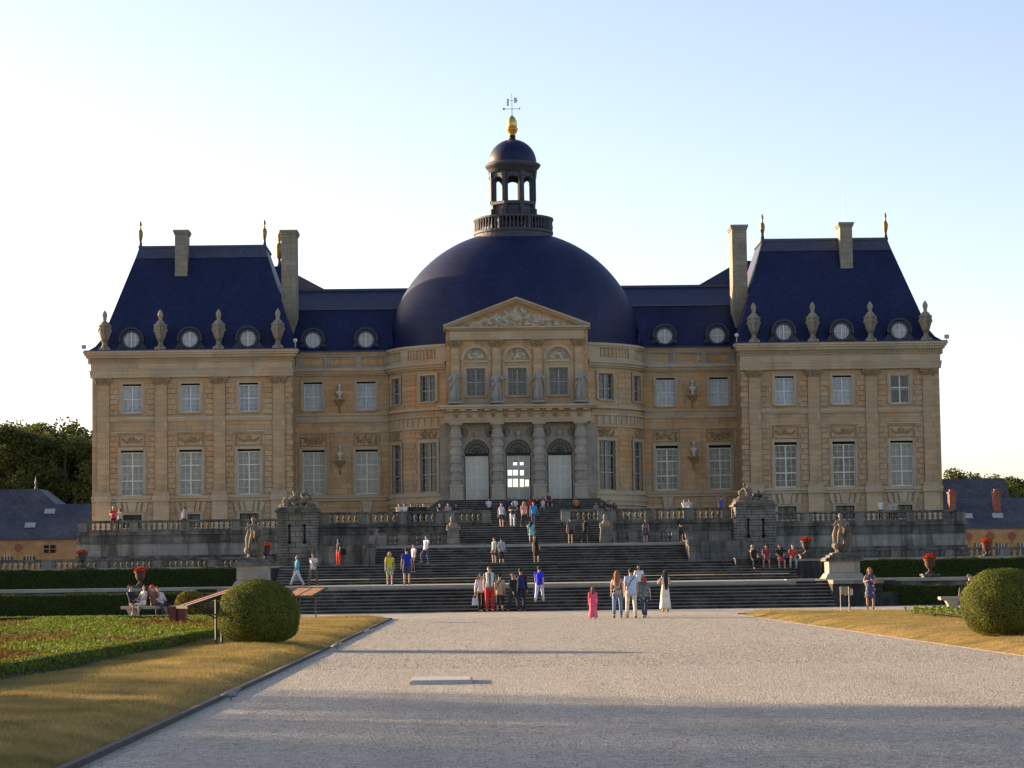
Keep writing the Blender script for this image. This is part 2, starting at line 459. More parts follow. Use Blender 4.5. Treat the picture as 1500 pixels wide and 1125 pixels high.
def joints(pose, H):
    """joint positions for a figure 1.75 m tall facing -Y, feet on z = 0"""
    g = lambda k, d: pose.get(k, d)
    J = {}
    lean = math.radians(g('lean', 2)); sit = g('sit', None)
    low = 1e9
    leg = {}
    for s, sd in ((-1, 'L'), (1, 'R')):
        th, kn = g('leg' + sd, (4, 6) if s < 0 else (-2, 2))
        sp = g('spread', 3)
        t = Vector((s * math.sin(math.radians(sp)), 0, -1)).normalized() * .43
        t = rotx(t, math.radians(th)); sh = rotx(Vector((0, 0, -.42)), math.radians(th - kn))
        hip = Vector((s * .095, 0, -.03)); knee = hip + t; ank = knee + sh
        leg[sd] = [hip, knee, ank, sh]
        low = min(low, ank.z - .08)
    pz = -low if sit is None else sit + .1
    P = Vector((0, 0, pz)); J['pelvis'] = P
    for sd in 'LR':
        hip, knee, ank, sh = [q + P if i < 3 else q for i, q in enumerate(leg[sd])]
        f = Vector((0, -1, 0)) if sit is not None or abs(sh.y) < .15 else Vector((0, -.8, -.6 if sh.y > 0 else .3)).normalized()
        J['hip' + sd], J['knee' + sd], J['ank' + sd] = hip, knee, ank
        J['toe' + sd] = ank + f * .15 + Vector((0, 0, -.055)); J['heel' + sd] = ank + Vector((0, .03, -.06))
    def up_(z, y=0, x=0): return P + rotx(Vector((x, y, z)), lean)
    J['waist'] = up_(.16); J['chest'] = up_(.36, .01); J['neck'] = up_(.53); 
    hd = math.radians(g('head', 0)); J['hb'] = up_(.60, -.005)
    hv = lambda y, z: J['hb'] + rotx(rotx(Vector((0, y, z)), hd), lean * .4)
    J['jaw'] = hv(-.03, .04); J['face'] = hv(-.012, .115); J['crown'] = hv(.005, .175); J['nose'] = hv(-.115, .105); J['hv'] = hv
    for s, sd in ((-1, 'L'), (1, 'R')):
        sh = up_(.475, .0, s * .175); J['sh' + sd] = sh
        sw, ab, el = g('arm' + sd, (4 * s, 9, 14))
        inn = g('in' + sd, 0)
        d = Vector((s * math.sin(math.radians(ab)), 0, -math.cos(math.radians(ab))))
        u = rotx(d * .29, math.radians(sw) + lean * .3)
        fd = Vector((s * math.sin(math.radians(ab * .5 - inn)), 0, -math.cos(math.radians(ab * .5 - inn))))
        fo = rotx(fd * .255, math.radians(sw + el) + lean * .3)
        J['el' + sd] = sh + u; J['wr' + sd] = sh + u + fo; J['hd' + sd] = fo.normalized()
    return J

def body_mesh(J, female, name):
    V = []; E = []; RD = []
    def v(p, r, par=None):
        V.append(tuple(p)); RD.append(r)
        if par is not None: E.append((par, len(V) - 1))
        return len(V) - 1
    pel = v(J['pelvis'], (.12, .10)); wa = v(J['waist'], (.105, .09), pel); ch = v(J['chest'], (.125, .10), wa); nk = v(J['neck'], (.062, .06), ch)
    hb = v(J['hb'], (.055, .058), nk); jw = v(J['jaw'], (.062, .07), hb); fc = v(J['face'], (.078, .092), jw); v(J['crown'], (.066, .08), fc)
    v(J['nose'], .014, fc)
    for s, sd in ((-1, 'L'), (1, 'R')):
        v(J['hv'](.01, .1) + Vector((s * .083, 0, 0)), .016, fc)          # ear
        sh = v(J['sh' + sd], .058, ch); el = v(J['el' + sd], .041, sh); wr = v(J['wr' + sd], .028, el)
        d = J['hd' + sd]; side = Vector((0, -1, 0)); side = (side - d * side.dot(d)).normalized(); out = d.cross(side) * s
        pm = v(J['wr' + sd] + d * .055, (.026, .030), wr)
        for k, L in enumerate((.072, .082, .076, .058)):                   # four fingers, slightly curled
            o = side * (.030 - .020 * k)
            a = v(J['wr' + sd] + d * .10 + o, .0095, pm); b = v(J['wr' + sd] + d * (.10 + L * .55) + o * 1.1 - out * .008, .0085, a)
            v(J['wr' + sd] + d * (.10 + L * .9) + o * 1.1 - out * .03, .007, b)
        t = v(J['wr' + sd] + d * .05 + side * .045, .011, pm); v(J['wr' + sd] + d * .085 + side * .062 - out * .01, .009, t)
        hp = v(J['hip' + sd], (.088, .092), pel); kn = v(J['knee' + sd], .055, hp)
        mid = v(J['knee' + sd].lerp(J['ank' + sd], .3) + Vector((0, .012, 0)), .053, kn)
        an = v(J['ank' + sd], .036, mid); v(J['heel' + sd], .034, an); v(J['toe' + sd], (.036, .028), an)
    me = bpy.data.meshes.new(name); me.from_pydata(V, E, [])
    o = bpy.data.objects.new(name, me); COL.objects.link(o)
    sk = o.modifiers.new('skin', 'SKIN'); sk.use_smooth_shade = True
    o.modifiers.new('sub', 'SUBSURF').levels = 1
    sv = me.skin_vertices[0].data
    for i, r in enumerate(RD): sv[i].radius = r if hasattr(r, '__len__') else (r, r)
    sv[0].use_root = True
    dg = bpy.context.evaluated_depsgraph_get()
    m2 = bpy.data.meshes.new_from_object(o.evaluated_get(dg))
    bpy.data.objects.remove(o); bpy.data.meshes.remove(me)
    m2.name = name
    return m2

def ring_loft(mb, rings, n=14):
    """rings = (centre, rx, ry) stacked"""
    vs = []; fs = []
    for c, rx, ry in rings:
        for i in range(n):
            a = 2 * PI * i / n; vs.append((c[0] + rx * math.cos(a), c[1] + ry * math.sin(a), c[2]))
    for j in range(len(rings) - 1):
        for i in range(n):
            a = j * n + i; b = j * n + (i + 1) % n; fs.append((a, b, b + n, a + n))
    fs.append(tuple(range(n))[::-1]); fs.append(tuple(range((len(rings) - 1) * n, len(rings) * n)))
    mb.add(vs, fs)

def add_top(J, sleeve, mat, fem, parent, long=0., loose=0., name='shirt'):
    m = MB(); P = J['pelvis']; W = J['waist']; C = J['chest']; N = J['neck']
    e = loose
    z0 = P.lerp(W, -.35 - long)
    ring_loft(m, [(z0, .172 + e, .128 + e), (P.lerp(W, .25), .168 + e, .125 + e), (W, (.142 if fem else .158) + e, .115 + e), (C, .172 + e * .7, .13 + e * .7), (C.lerp(N, .55), .18, .118), (C.lerp(N, .8), .145, .09), (N, .075, .068)])
    for s, sd in ((-1, 'L'), (1, 'R')):
        sh, el, wr = J['sh' + sd], J['el' + sd], J['wr' + sd]
        a = sh + (C.lerp(N, .6) - sh) * .5
        if sleeve == 'short': m.tube([a, sh, sh.lerp(el, .35), sh.lerp(el, .62)], [.075, .074, .066, .066], 9)
        elif sleeve == 'long': m.tube([a, sh, sh.lerp(el, .5), el, el.lerp(wr, .5), wr], [.074, .072, .06, .053, .046, .04], 9)
        else: m.tube([a, sh + Vector((-s * .01, 0, .015))], [.06, .06], 9)
    return m.build(name, mat, parent, True, Vector((0, 0, 0)))

def add_bottom(J, kind, mat, fem, parent, sit):
    m = MB(); P = J['pelvis']; W = J['waist']
    if kind in ('trousers', 'shorts', 'jeans', 'capri'):
        ring_loft(m, [(P.lerp(W, .55), .150, .114), (P, .168, .125), (P + Vector((0, 0, -.07)), .165, .122), (P + Vector((0, 0, -.11)), .12, .1)])
        for sd in 'LR':
            h, k, a = J['hip' + sd], J['knee' + sd], J['ank' + sd]
            if kind == 'shorts': m.tube([h + (h - k) * .05, h.lerp(k, .3), h.lerp(k, .85)], [.098, .094, .088], 10)
            elif kind == 'capri': m.tube([h + (h - k) * .05, h.lerp(k, .4), k, k.lerp(a, .45)], [.098, .088, .068, .064], 10)
            else: m.tube([h + (h - k) * .05, h.lerp(k, .4), k, k.lerp(a, .4), a.lerp(k, .02)], [.098, .088, .068, .064, .058], 10)
        nm = kind if kind == 'shorts' else 'trousers'
    else:
        zl = {'skirt': .30, 'dress': .42, 'long_skirt': .84, 'gown': .86}[kind]
        if sit:
            m2 = J['kneeL'].lerp(J['kneeR'], .5)
            ring_loft(m, [(P.lerp(W, .5), .15, .12), (P, .18, .15), (P + Vector((0, -.1, -.06)), .19, .17)])
            m.tube([P, P.lerp(m2, .5), m2], [(.17, .1), (.18, .1), (.17, .09)], 12)
        else:
            bot = (J['ankL'] + J['ankR']) / 2 * .5 + P * .5
            sw = J['ankL'].y * .5 + J['ankR'].y * .5 - P.y
            f = .10 if kind in ('long_skirt', 'gown') else .06
            rings = [(P.lerp(W, .8), .143, .113)]
            for k in range(6):
                t = k / 5; c = P + Vector((0, sw * t * zl, .04 - (zl + .04) * t)); rings.append((c, .168 + f * t, .128 + f * .95 * t))
            ring_loft(m, rings, 18)
            # folds
            n = 18
            for j in range(3, len(rings)):
                for i in range(0, n, 2):
                    x, y, z = m.v[j * n + i]; c = rings[j][0]; q = .9 + .05 * R.random()
                    m.v[j * n + i] = (c[0] + (x - c[0]) * q, c[1] + (y - c[1]) * q, z)
        nm = 'skirt'
    return m.build(nm, mat, parent, True, Vector((0, 0, 0)))

def add_hair(J, style, mat, parent):
    m = MB(); hv = J['hv']
    n = 12
    c = hv(.012, .125); rx, ry, rz = .092, .108, .098
    vs = []; fs = []
    for j in range(6):
        th = (PI * .5 + .62) * j / 5
        for i in range(n):
            a = 2 * PI * i / n
            dz = math.cos(th); rr = math.sin(th)
            y = rr * math.sin(a)
            drop = dz if y > -.35 else max(dz, .28)          # hairline kept high over the face
            vs.append(c + Vector((rx * rr * math.cos(a), ry * y, rz * drop + .004)))
    for j in range(5):
        for i in range(n):
            a = j * n + i; b = j * n + (i + 1) % n; fs.append((a, a + n, b + n, b))
    m.add(vs, fs)
    if style in ('long', 'verylong', 'bob'):
        L = {'bob': .2, 'long': .34, 'verylong': .62}[style]
        p = [hv(.055, .17), hv(.085, .08), hv(.09, .0), hv(.09, 0) + Vector((0, .035, -L * .5)), hv(.09, 0) + Vector((0, .05, -L))]
        w = [(.06, .05), (.092, .055), (.098, .05), (.105, .042), (.055, .02)]
        m.tube(p, w, 10)
        for s in (-1, 1): m.tube([hv(.0, .16) + Vector((s * .075, 0, 0)), hv(.0, .06) + Vector((s * .09, 0, 0)), hv(.03, -.06 - L * .15) + Vector((s * .085, 0, 0))], [.03, .036, .02], 7)
    if style == 'bun': m.ball(hv(.12, .17), (.05, .05, .05), 8, 6)
    if style == 'curly':
        for i in range(16): m.ball(hv(R.uniform(-.02, .1), R.uniform(.06, .21)) + Vector((R.uniform(-.09, .09), 0, 0)), R.uniform(.04, .06), 7, 5)
    if style == 'hat': 
        m.lathe([(.1, 0), (.17, .01), (.165, .02), (.105, .03), (.1, .09), (.06, .12)], 14, hv(.0, .15))
    return m.build('hat' if style == 'hat' else 'hair', mat, parent, True, Vector((0, 0, 0)))

SKINM = {0: 'hand', 1: 'skin_tan', 2: 'skin_dark'}
EYE = None
def person(label, loc, rz=0, h=1.7, pose=None, fem=True, skin=0, hair=('short', (.03, .02, .015)), top=('short', (.5, .5, .5)), bot=('trousers', (.05, .05, .08)), shoes=(.06, .05, .045), extra=(), grp=None, loose=0., long=0.):
    global EYE
    pose = pose or {}
    J = joints(pose, h)
    t = thing('person', label, 'person', loc, rz, grp)
    sc = h / 1.75
    t.scale = (sc, sc, sc)
    me = body_mesh(J, fem, 'body'); me.materials.append(M[SKINM[skin]])
    me.polygons.foreach_set('material_index', [0] * len(me.polygons))
    b = bpy.data.objects.new('body', me); COL.objects.link(b); b.parent = t
    sit = pose.get('sit') is not None
    one = bot[0] in ('dress', 'gown')
    if top: add_top(J, top[0], cloth(top[1]), fem, t, long, loose, 'bodice' if one else 'shirt')
    if bot: add_bottom(J, bot[0], cloth(bot[1]), fem, t, sit)
    add_hair(J, hair[0], cloth(hair[1]), t)
    for sd in 'LR':
        m = MB(); a = J['ank' + sd]; d = (J['toe' + sd] - J['heel' + sd])
        m.tube([a + Vector((0, .045, -.045)), a + Vector((0, .02, -.05)), J['toe' + sd].lerp(a, .4) + Vector((0, 0, -.02)), J['toe' + sd] + Vector((0, -.03, -.0))], [(.03, .025), (.042, .036), (.046, .032), (.03, .018)], 8)
        m.build('shoe', cloth(shoes), t, True, Vector((0, 0, 0)))
    if EYE is None:
        m = MB(); m.ball((0, 0, 0), (.012, .008, .008), 8, 6); EYE = m.build('eye', 'dark', t, True, Vector((0, 0, 0)))
        e0 = EYE
    else: e0 = EYE.copy(); COL.objects.link(e0); e0.parent = t
    e0.location = J['hv'](-.10, .125) + Vector((.032, 0, 0))
    e1 = EYE.copy(); COL.objects.link(e1); e1.parent = t; e1.location = J['hv'](-.10, .125) + Vector((-.032, 0, 0))
    if e1.parent is not t: e1.parent = t
    m = MB(); m.ball(J['hv'](-.095, .055), (.024, .008, .008), 8, 4); m.build('mouth', cloth((.3, .09, .08)), t, True, Vector((0, 0, 0)))
    for kind, c in extra:
        m = MB()
        if kind == 'strap':
            m.tube([J['shL'] + Vector((.06, -.12, .03)), J['chest'] + Vector((.03, -.155, 0)), J['pelvis'] + Vector((.17, -.06, .05))], .014, 6)
            m.tube([J['shL'] + Vector((.06, .10, .03)), J['chest'] + Vector((.03, .155, 0)), J['pelvis'] + Vector((.17, .08, .05))], .014, 6)
            m.build('strap', cloth(c), t, True, Vector((0, 0, 0)))
        elif kind == 'sweater':
            for s in (-1, 1): m.tube([J['neck'] + Vector((s * .07, .07, .01)), J['neck'] + Vector((s * .1, -.06, 0)), J['chest'] + Vector((s * .09, -.155, 0)), J['pelvis'] + Vector((s * .07, -.155, .02))], [.05, .055, .055, .045], 8)
            m.build('sweater', cloth(c), t, True, Vector((0, 0, 0)))
        elif kind == 'jacket':
            P, W, C, N = J['pelvis'], J['waist'], J['chest'], J['neck']
            ring_loft(m, [(P + Vector((0, .02, -.08)), .19, .145), (W + Vector((0, .02, 0)), .175, .135), (C + Vector((0, .02, 0)), .188, .142), (C.lerp(N, .8) + Vector((0, .02, 0)), .15, .1)])
            m.build('jacket', cloth(c), t, True, Vector((0, 0, 0)))
        elif kind == 'glasses':
            for s in (-1, 1): m.ball(J['hv'](-.105, .125) + Vector((s * .036, 0, 0)), (.032, .012, .024), 8, 5)
            m.build('sunglasses', 'dark', t, True, Vector((0, 0, 0)))
        elif kind == 'print':
            for i in range(26):
                a = R.uniform(0, 2 * PI); z = R.uniform(-.3, .35); c0 = J['pelvis'] + Vector((0, 0, z + .05)); rr = (.19, .15) if z < .05 else (.178, .138)
                m.ball(c0 + Vector((rr[0] * math.cos(a), rr[1] * math.sin(a), 0)), (.035, .03, .045), 6, 4)
            m.build('print', cloth(c), t, True, Vector((0, 0, 0)))
    return t, J, sc

def hand_pos(t, J, sc, sd):
    q = (J['wr' + sd] + J['hd' + sd] * .11) * sc
    return Vector(t.location) + Matrix.Rotation(t.rotation_euler[2], 3, 'Z') @ q

BK = (.012, .011, .011); DKB = (.03, .02, .014); BR = (.10, .05, .025); RED = (.22, .07, .03); BLOND = (.42, .28, .11); GREY = (.35, .34, .33)
WALK = dict(legL=(20, 8), legR=(-16, 14), armL=(-18, 8, 14), armR=(18, 8, 22))
WALK2 = dict(legR=(22, 10), legL=(-14, 16), armR=(-16, 8, 12), armL=(16, 8, 20))
CLIMB = dict(legL=(38, 45), legR=(-6, 6), armL=(-14, 9, 16), armR=(16, 9, 20), lean=7)
STAND = dict()
HANDS = dict(armL=(22, 12, 80), armR=(18, 12, 86), inL=40, inR=40)
PHONE = dict(armL=(45, 10, 95), armR=(40, 10, 100), inL=35, inR=35)
def SIT(seat=.42, **k):
    d = dict(sit=seat, legL=(84, 82), legR=(80, 84), spread=9, armL=(28, 10, 45), armR=(24, 10, 50), inL=25, inR=25, lean=12)
    d.update(k); return d
# ------------------------------------------------------------------ chateau
CH = thing('chateau', 'large ochre stone chateau with blue slate roofs, central dome and lantern', 'chateau', (0, 0, 2.3))
TZ = 5.2            # upper terrace level
A, B, CY = 10.33, 7.0, 4.5
def ell(u, z, t):
    n = Vector((math.sin(u) / A, -math.cos(u) / B, 0)).normalized()
    return (A * math.sin(u) - n.x * t, CY - B * math.cos(u) - n.y * t, z)
def part(mb, name, mat, smooth=False): return mb.build(name, mat, CH, smooth)

def courses(mp, u0, u1, rows, n=1):
    """mouldings that touch make one part; a gap starts the next"""
    m = None; last = None
    for za, zb, pr in rows:
        if m is None or abs(za - last) > 1e-6:
            if m: part(m, 'stone_trim', 'trim')
            m = MB()
        m.mbox(mp, u0, u1, za, zb, -pr, 0, n); last = zb
    part(m, 'stone_trim', 'trim')

def lumps(mb, mp, u0, u1, z0, z1, t, n, r0, r1, seed):
    q = random.Random(seed)
    for i in range(n):
        u = q.uniform(u0, u1); z = q.uniform(z0, z1); r = q.uniform(r0, r1)
        mb.ball(mp(u, z, t), (r * q.uniform(.7, 1.6), .07, r * q.uniform(.6, 1.2)), 7, 4)
def swag(mb, mp, uc, zc, w, h, t, seed):
    """carved garland: two drooping festoons and a central boss"""
    q = random.Random(seed)
    for sgn in (-1, 1):
        for i in range(9):
            k = i / 8
            u = uc + sgn * w * (.12 + .86 * k); z = zc + h * (.35 - 1.1 * math.sin(PI * (.15 + .7 * k)) + .5 * k)
            mb.ball(mp(u, z, t), (q.uniform(.07, .13), .06, q.uniform(.07, .12)), 6, 4)
    mb.ball(mp(uc, zc + .05, t), (.2, .09, .24), 8, 5)
    for i in range(10): mb.ball(mp(uc + q.uniform(-.5, .5) * w, zc + q.uniform(-.5, .5) * h, t), (.08, .05, .07), 6, 4)

# --- windows, one of each kind, then copies
def make_window(w, h, rows, cols, heavy, fr, pane, gap, nm='window', sill=.1):
    m = MB()
    t = .2
    for x0, x1, z0, z1 in ((-w / 2 - t, -w / 2, -.0, h + t), (w / 2, w / 2 + t, -.0, h + t), (-w / 2, w / 2, h, h + t)): m.box(x0, x1, -.055, .0, z0, z1)
    for x0, x1, z0, z1 in ((-w / 2 - t - .05, -w / 2 - t, -.0, h + t + .05), (w / 2 + t, w / 2 + t + .05, -.0, h + t + .05), (-w / 2 - t, w / 2 + t, h + t, h + t + .05)): m.box(x0, x1, -.085, .0, z0, z1)
    m.box(-w / 2 - .12, w / 2 + .12, -.16, .3, -sill, -.002)
    win = m.build(nm, 'trim', CH, loc=Vector((0, 0, 0)))
    f = MB(); hh = h - gap
    for x0, x1, z0, z1 in ((-w / 2, -w / 2 + .07, 0, hh), (w / 2 - .07, w / 2, 0, hh), (-w / 2 + .07, w / 2 - .07, 0, .09), (-w / 2 + .07, w / 2 - .07, hh - .08, hh)): f.box(x0, x1, .2, .29, z0, z1)
    f.box(-.055, .055, .205, .285, .09, hh - .08)
    for k in heavy:
        z = hh * k; f.box(-w / 2 + .07, -.055, .207, .283, z - .05, z + .05); f.box(.055, w / 2 - .07, .207, .283, z - .05, z + .05)
    for i in range(1, cols):
        x = -w / 2 + w * i / cols
        if abs(x) > .1: f.box(x - .014, x + .014, .25, .272, .09, hh - .08)
    for j in range(1, rows):
        z = hh * j / rows
        if all(abs(z - hh * k) > .12 for k in heavy): f.box(-w / 2 + .07, w / 2 - .07, .252, .274, z - .014, z + .014)
    f.build('frame', fr, win, loc=Vector((0, 0, 0)))
    p = MB(); p.box(-w / 2, w / 2, .29, .32, 0, hh)
    if gap:
        p.mi = 1; p.box(-w / 2, w / 2, .3, .33, hh, h)  # dark strip painted for the shadow in the gap above the blind
    p.build('pane', [pane, 'dark'], win, loc=Vector((0, 0, 0)))
    return win
SP = {}
def put_window(key, x, y, z, rz=0):
    pos = Vector((x, y, z)) - CH.location
    if key not in SP:
        w = make_window(**WK[key]); SP[key] = w; KIDS[w.name] = kids(w)
    else: w = copy_tree(SP[key], CH)
    w.location = pos; w.rotation_euler = (0, 0, rz)
    return w
WK = dict(
    up=dict(w=1.52, h=2.3, rows=6, cols=4, heavy=(.5,), fr='bluepaint', pane='pane_up', gap=.14),
    low=dict(w=1.8, h=3.62, rows=6, cols=4, heavy=(.345, .69), fr='whitepaint', pane='pane_low', gap=.17),
    half=dict(w=1.8, h=3.62, rows=6, cols=4, heavy=(.345, .69), fr='whitepaint', pane='pane_half', gap=.22),
    updark=dict(w=1.52, h=2.3, rows=2, cols=2, heavy=(.56,), fr='whitepaint', pane='pane_dark', gap=0),
    rup=dict(w=1.42, h=2.1, rows=5, cols=4, heavy=(.42,), fr='greywood', pane='pane_dark', gap=0),
    rlow=dict(w=1.6, h=3.95, rows=7, cols=4, heavy=(.36, .7), fr='greywood', pane='pane_dark', gap=0),
    mid=dict(w=1.5, h=2.2, rows=5, cols=4, heavy=(.5,), fr='greywood', pane='pane_dark', gap=0),
    base=dict(w=1.5, h=1.05, rows=1, cols=5, heavy=(), fr='iron', pane='pane_dark', gap=0))

# --- the two wings (pavilions)
WX = (21.37, 26.0, 30.63)
PX = (18.98, 23.69, 28.31, 32.9)
def make_capital(par, w, z, t0):
    m = MB(); q = random.Random(3)
    m.frustum((-w / 2, w / 2, -t0, 0), 0, (-w / 2 - .16, w / 2 + .16, -t0 - .14, 0), .5)
    m.box(-w / 2 - .22, w / 2 + .22, -t0 - .2, 0, .5, .6)
    for i in range(26):
        k = q.random()
        m.ball((q.uniform(-w / 2 - .12, w / 2 + .12), -t0 - .05 - .1 * k, .05 + .45 * k), (.09, .07, .08), 6, 4)
    for sx in (-1, 1): m.ball((sx * (w / 2 + .13), -t0 - .1, .42), (.15, .12, .13), 8, 5)
    return m.build('capital', 'relief', par, loc=Vector((0, 0, z)))
pil0 = None
def pilaster(x):
    global pil0
    if pil0 is None:
        m = MB(); m.box(-.47, .47, -.19, 0, 8.75 - 8.3, 17.1 - 8.3)
        m.box(-.53, .53, -.25, 0, .25, .45)
        pil0 = m.build('pilaster', 'stone', CH, loc=Vector((0, 0, 0)))
        make_capital(pil0, .94, 8.8, .19)
        d = MB()
        d.box(-.62, .62, -.34, 0, 0.0, .25); d.box(-.7, .7, -.42, -.0, -.46, 0); d.box(-.62, .62, -.30, 0, -3.1, -.46)
        d.build('pedestal', 'trim', pil0, loc=Vector((0, 0, 0)))
        KIDS[pil0.name] = kids(pil0); p = pil0
    else: p = copy_tree(pil0, CH)
    p.location = Vector((x, 0, 8.3)) - CH.location
    return p

for sg in (-1, 1):
    X = lambda a, b: (min(sg * a, sg * b), max(sg * a, sg * b))
    mp = flat(0)
    x0, x1 = X(17.95, 33.8)
    holes = []
    for w in WX:
        c = sg * w
        holes += [(c - .76, c + .76, 14.9, 17.2), (c - .9, c + .9, 8.3, 11.92), (c - .75, c + .75, 5.75, 6.8)]
    m = MB(); m.wall(mp, x0, x1, 2.3, 18.0, holes)
    # sides and back so that no light leaks through
    xo = sg * 33.8; xi = sg * 17.95
    m.add([(xo, 0, 2.3), (xo, 27, 2.3), (xo, 27, 19.6), (xo, 0, 19.6)], [(0, 1, 2, 3)])
    m.add([(xi, 0, 2.3), (xi, 4.2, 2.3), (xi, 4.2, 19.6), (xi, 0, 19.6)], [(0, 1, 2, 3)])
    m.add([(xo, 27, 2.3), (xi, 27, 2.3), (xi, 27, 19.6), (xo, 27, 19.6)], [(0, 1, 2, 3)])
    # toothed chains of quoins beside pilasters and windows
    for p in PX:
        for s2 in (-1, 1):
            e = sg * p + s2 * .5
            if abs(e) > 33 or abs(e) < 18.4: continue
            z = 8.45; k = 0
            while z < 16.9:
                if not (13.1 < z < 14.6):
                    L = .62 if k % 2 else .4
                    m.box(min(e, e + s2 * L), max(e, e + s2 * L), -.075, 0, z, z + .35)
                z += .42; k += 1
    # rustication of the basement
    z = 5.2; k = 0
    while z < 7.7:
        cuts = sorted([x0] + [sg * w + d for w in WX for d in (-1.25, 1.25)] + [x1])
        for i in range(0, len(cuts), 2):
            if z < 6.9 or True:
                m.box(cuts[i], cuts[i + 1], -.07, 0, z, z + .37)
        z += .42
    part(m, 'wing_wall', 'stone')
    # courses across the wing
    m = MB()
    m.mbox(mp, x0 - .02, x1 + .02, 7.82, 8.05, -.2, 0); m.mbox(mp, x0 - .04, x1 + .04, 8.05, 8.27, -.3, 0); part(m, 'stone_trim', 'trim')
    pe = [x0] + sorted(sg * p for p in PX) + [x1]
    for i in range(len(pe) - 1):
        a, b = pe[i] + .5, pe[i + 1] - .5
        if b - a < .3: continue
        courses(mp, a, b, ((13.3, 13.42, .09), (14.2, 14.32, .12), (14.32, 14.56, .18)))
    m = MB()
    m.box(x0 - .12, x1 + .12, -.3, .3, 17.7, 17.96); m.box(x0 - .16, x1 + .16, -.34, .3, 17.96, 18.2); m.box(x0 - .2, x1 + .2, -.38, .3, 18.2, 18.27)
    m.box(x0 - .08, x1 + .08, -.26, .3, 18.27, 18.9)
    m.box(x0 - .2, x1 + .2, -.4, .3, 18.9, 19.0)
    m.box(x0 - .24, x1 + .24, -.44, .3, 19.17, 19.25); m.box(x0 - .4, x1 + .4, -.66, .3, 19.25, 19.45); m.box(x0 - .52, x1 + .52, -.84, .3, 19.45, 19.62); m.box(x0 - .6, x1 + .6, -.94, .3, 19.62, 19.78)
    n = 84
    for i in range(n):
        x = x0 - .16 + (x1 - x0 + .32) * (i + .5) / n
        m.box(x - .055, x + .055, -.52, -.3, 19.0, 19.17)
    m.box(x0 - .1, x1 + .1, -.3, .3, 19.0, 19.17)
    # return of the entablature along the outer flank
    xa, xb = (xo - .6, xo - .02) if sg < 0 else (xo + .02, xo + .6)
    m.box(xa + (.2 if sg < 0 else 0), xb - (0 if sg < 0 else .2), .3, 27, 18.9, 19.45); m.box(xa, xb, .3, 27, 19.45, 19.775)
    part(m, 'entablature', 'trim')
    for i, w in enumerate(WX):
        c = sg * w
        put_window('updark' if sg > 0 and i == 2 else 'up', c, 0, 14.9); put_window('half' if (sg > 0 and i < 2) else 'low', c, 0, 8.3); put_window('base', c, 0, 5.75)
        m = MB(); m.box(c - .95, c + .95, -.05, 0, 12.2, 12.26); m.box(c - .95, c + .95, -.05, 0, 13.14, 13.2); m.box(c - 1.03, c - .95, -.05, 0, 12.2, 13.2); m.box(c + .95, c + 1.03, -.05, 0, 12.2, 13.2)
        swag(m, mp, c, 12.72, .78, .28, -.02, 10 + i)
        part(m, 'relief_panel', 'relief')
        m = MB()   # flared keystone over the basement window
        m.add([(c - .24, -.16, 6.98), (c + .24, -.16, 6.98), (c + .4, -.16, 7.8), (c - .4, -.16, 7.8), (c - .24, 0, 6.98), (c + .24, 0, 6.98), (c + .4, 0, 7.8), (c - .4, 0, 7.8)],
              [(0, 1, 2, 3), (0, 4, 5, 1), (1, 5, 6, 2), (2, 6, 7, 3), (3, 7, 4, 0)])
        for s2 in (-1, 1):
            for k in (.62, 1.08):
                m.add([(c + s2 * (k - .3), -.11, 7.0), (c + s2 * k, -.11, 7.0), (c + s2 * (k + .18 * k), -.11, 7.78), (c + s2 * (k - .16), -.11, 7.78)], [(0, 1, 2, 3) if s2 > 0 else (3, 2, 1, 0)])
        part(m, 'keystone', 'trim')
    for p in PX: pilaster(sg * p)
    # roof
    m = MB()
    a, b, c = 17.55, 34.15, 0
    L = [(sg * 17.5, sg * 34.2, -.5, 15.5, 19.79), (sg * 17.75, sg * 33.55, .0, 15.1, 20.25), (sg * 17.95, sg * 33.05, .35, 14.8, 20.95), (sg * 20.42, sg * 30.65, 4.5, 9.6, 28.78)]
    vs = []
    for xa, xb, ya, yb, z in L:
        xa, xb = min(xa, xb), max(xa, xb)
        vs += [(xa, ya, z), (xb, ya, z), (xb, yb, z), (xa, yb, z)]
    fs = [(i * 4 + k, i * 4 + (k + 1) % 4, i * 4 + 4 + (k + 1) % 4, i * 4 + 4 + k) for i in range(3) for k in range(4)] + [(12, 13, 14, 15)]
    m.add(vs, fs)
    roof = part(m, 'wing_roof', 'slate')
    x2, x3 = X(20.3, 30.75)
    m = MB(); m.box(x2, x3, 4.36, 4.6, 28.7, 28.9); m.box(x2, x3, 9.5, 9.7, 28.7, 28.9)
    m.box(x2, x2 + .16, 4.6, 9.5, 28.71, 28.89); m.box(x3 - .16, x3, 4.6, 9.5, 28.71, 28.89)
    m.add([(x2 + .05, 4.40, 28.7), (x3 - .05, 4.40, 28.7), (x3 + .18, 3.93, 27.8), (x2 - .18, 3.93, 27.8)], [(3, 2, 1, 0)])
    m.build('ridge_cap', 'lead', roof); m = MB()
    xb0, xb1 = X(17.45, 34.3)
    m.box(xb0, xb1, -.95, -.3, 19.785, 19.86)
    m.build('gutter', 'lead', roof)
    for fx in (20.45, 30.6):
        for fy in (4.6,):
            f = MB(); f.lathe([(.15, 0), (.13, .35), (.09, .4), (.14, .48), (.07, .55)], 10, (sg * fx, fy, 28.8))
            f.mi = 1
            f.lathe([(.07, .52), (.13, .62), (.19, .92), (.22, 1.2), (.14, 1.42), (.07, 1.5), (.1, 1.57), (.05, 1.68), (.11, 1.83), (.115, 1.95), (.03, 2.18), (.0, 2.22)], 10, (sg * fx, fy, 28.8))
            f.build('finial', ['lead', 'oldgold'], roof, True)
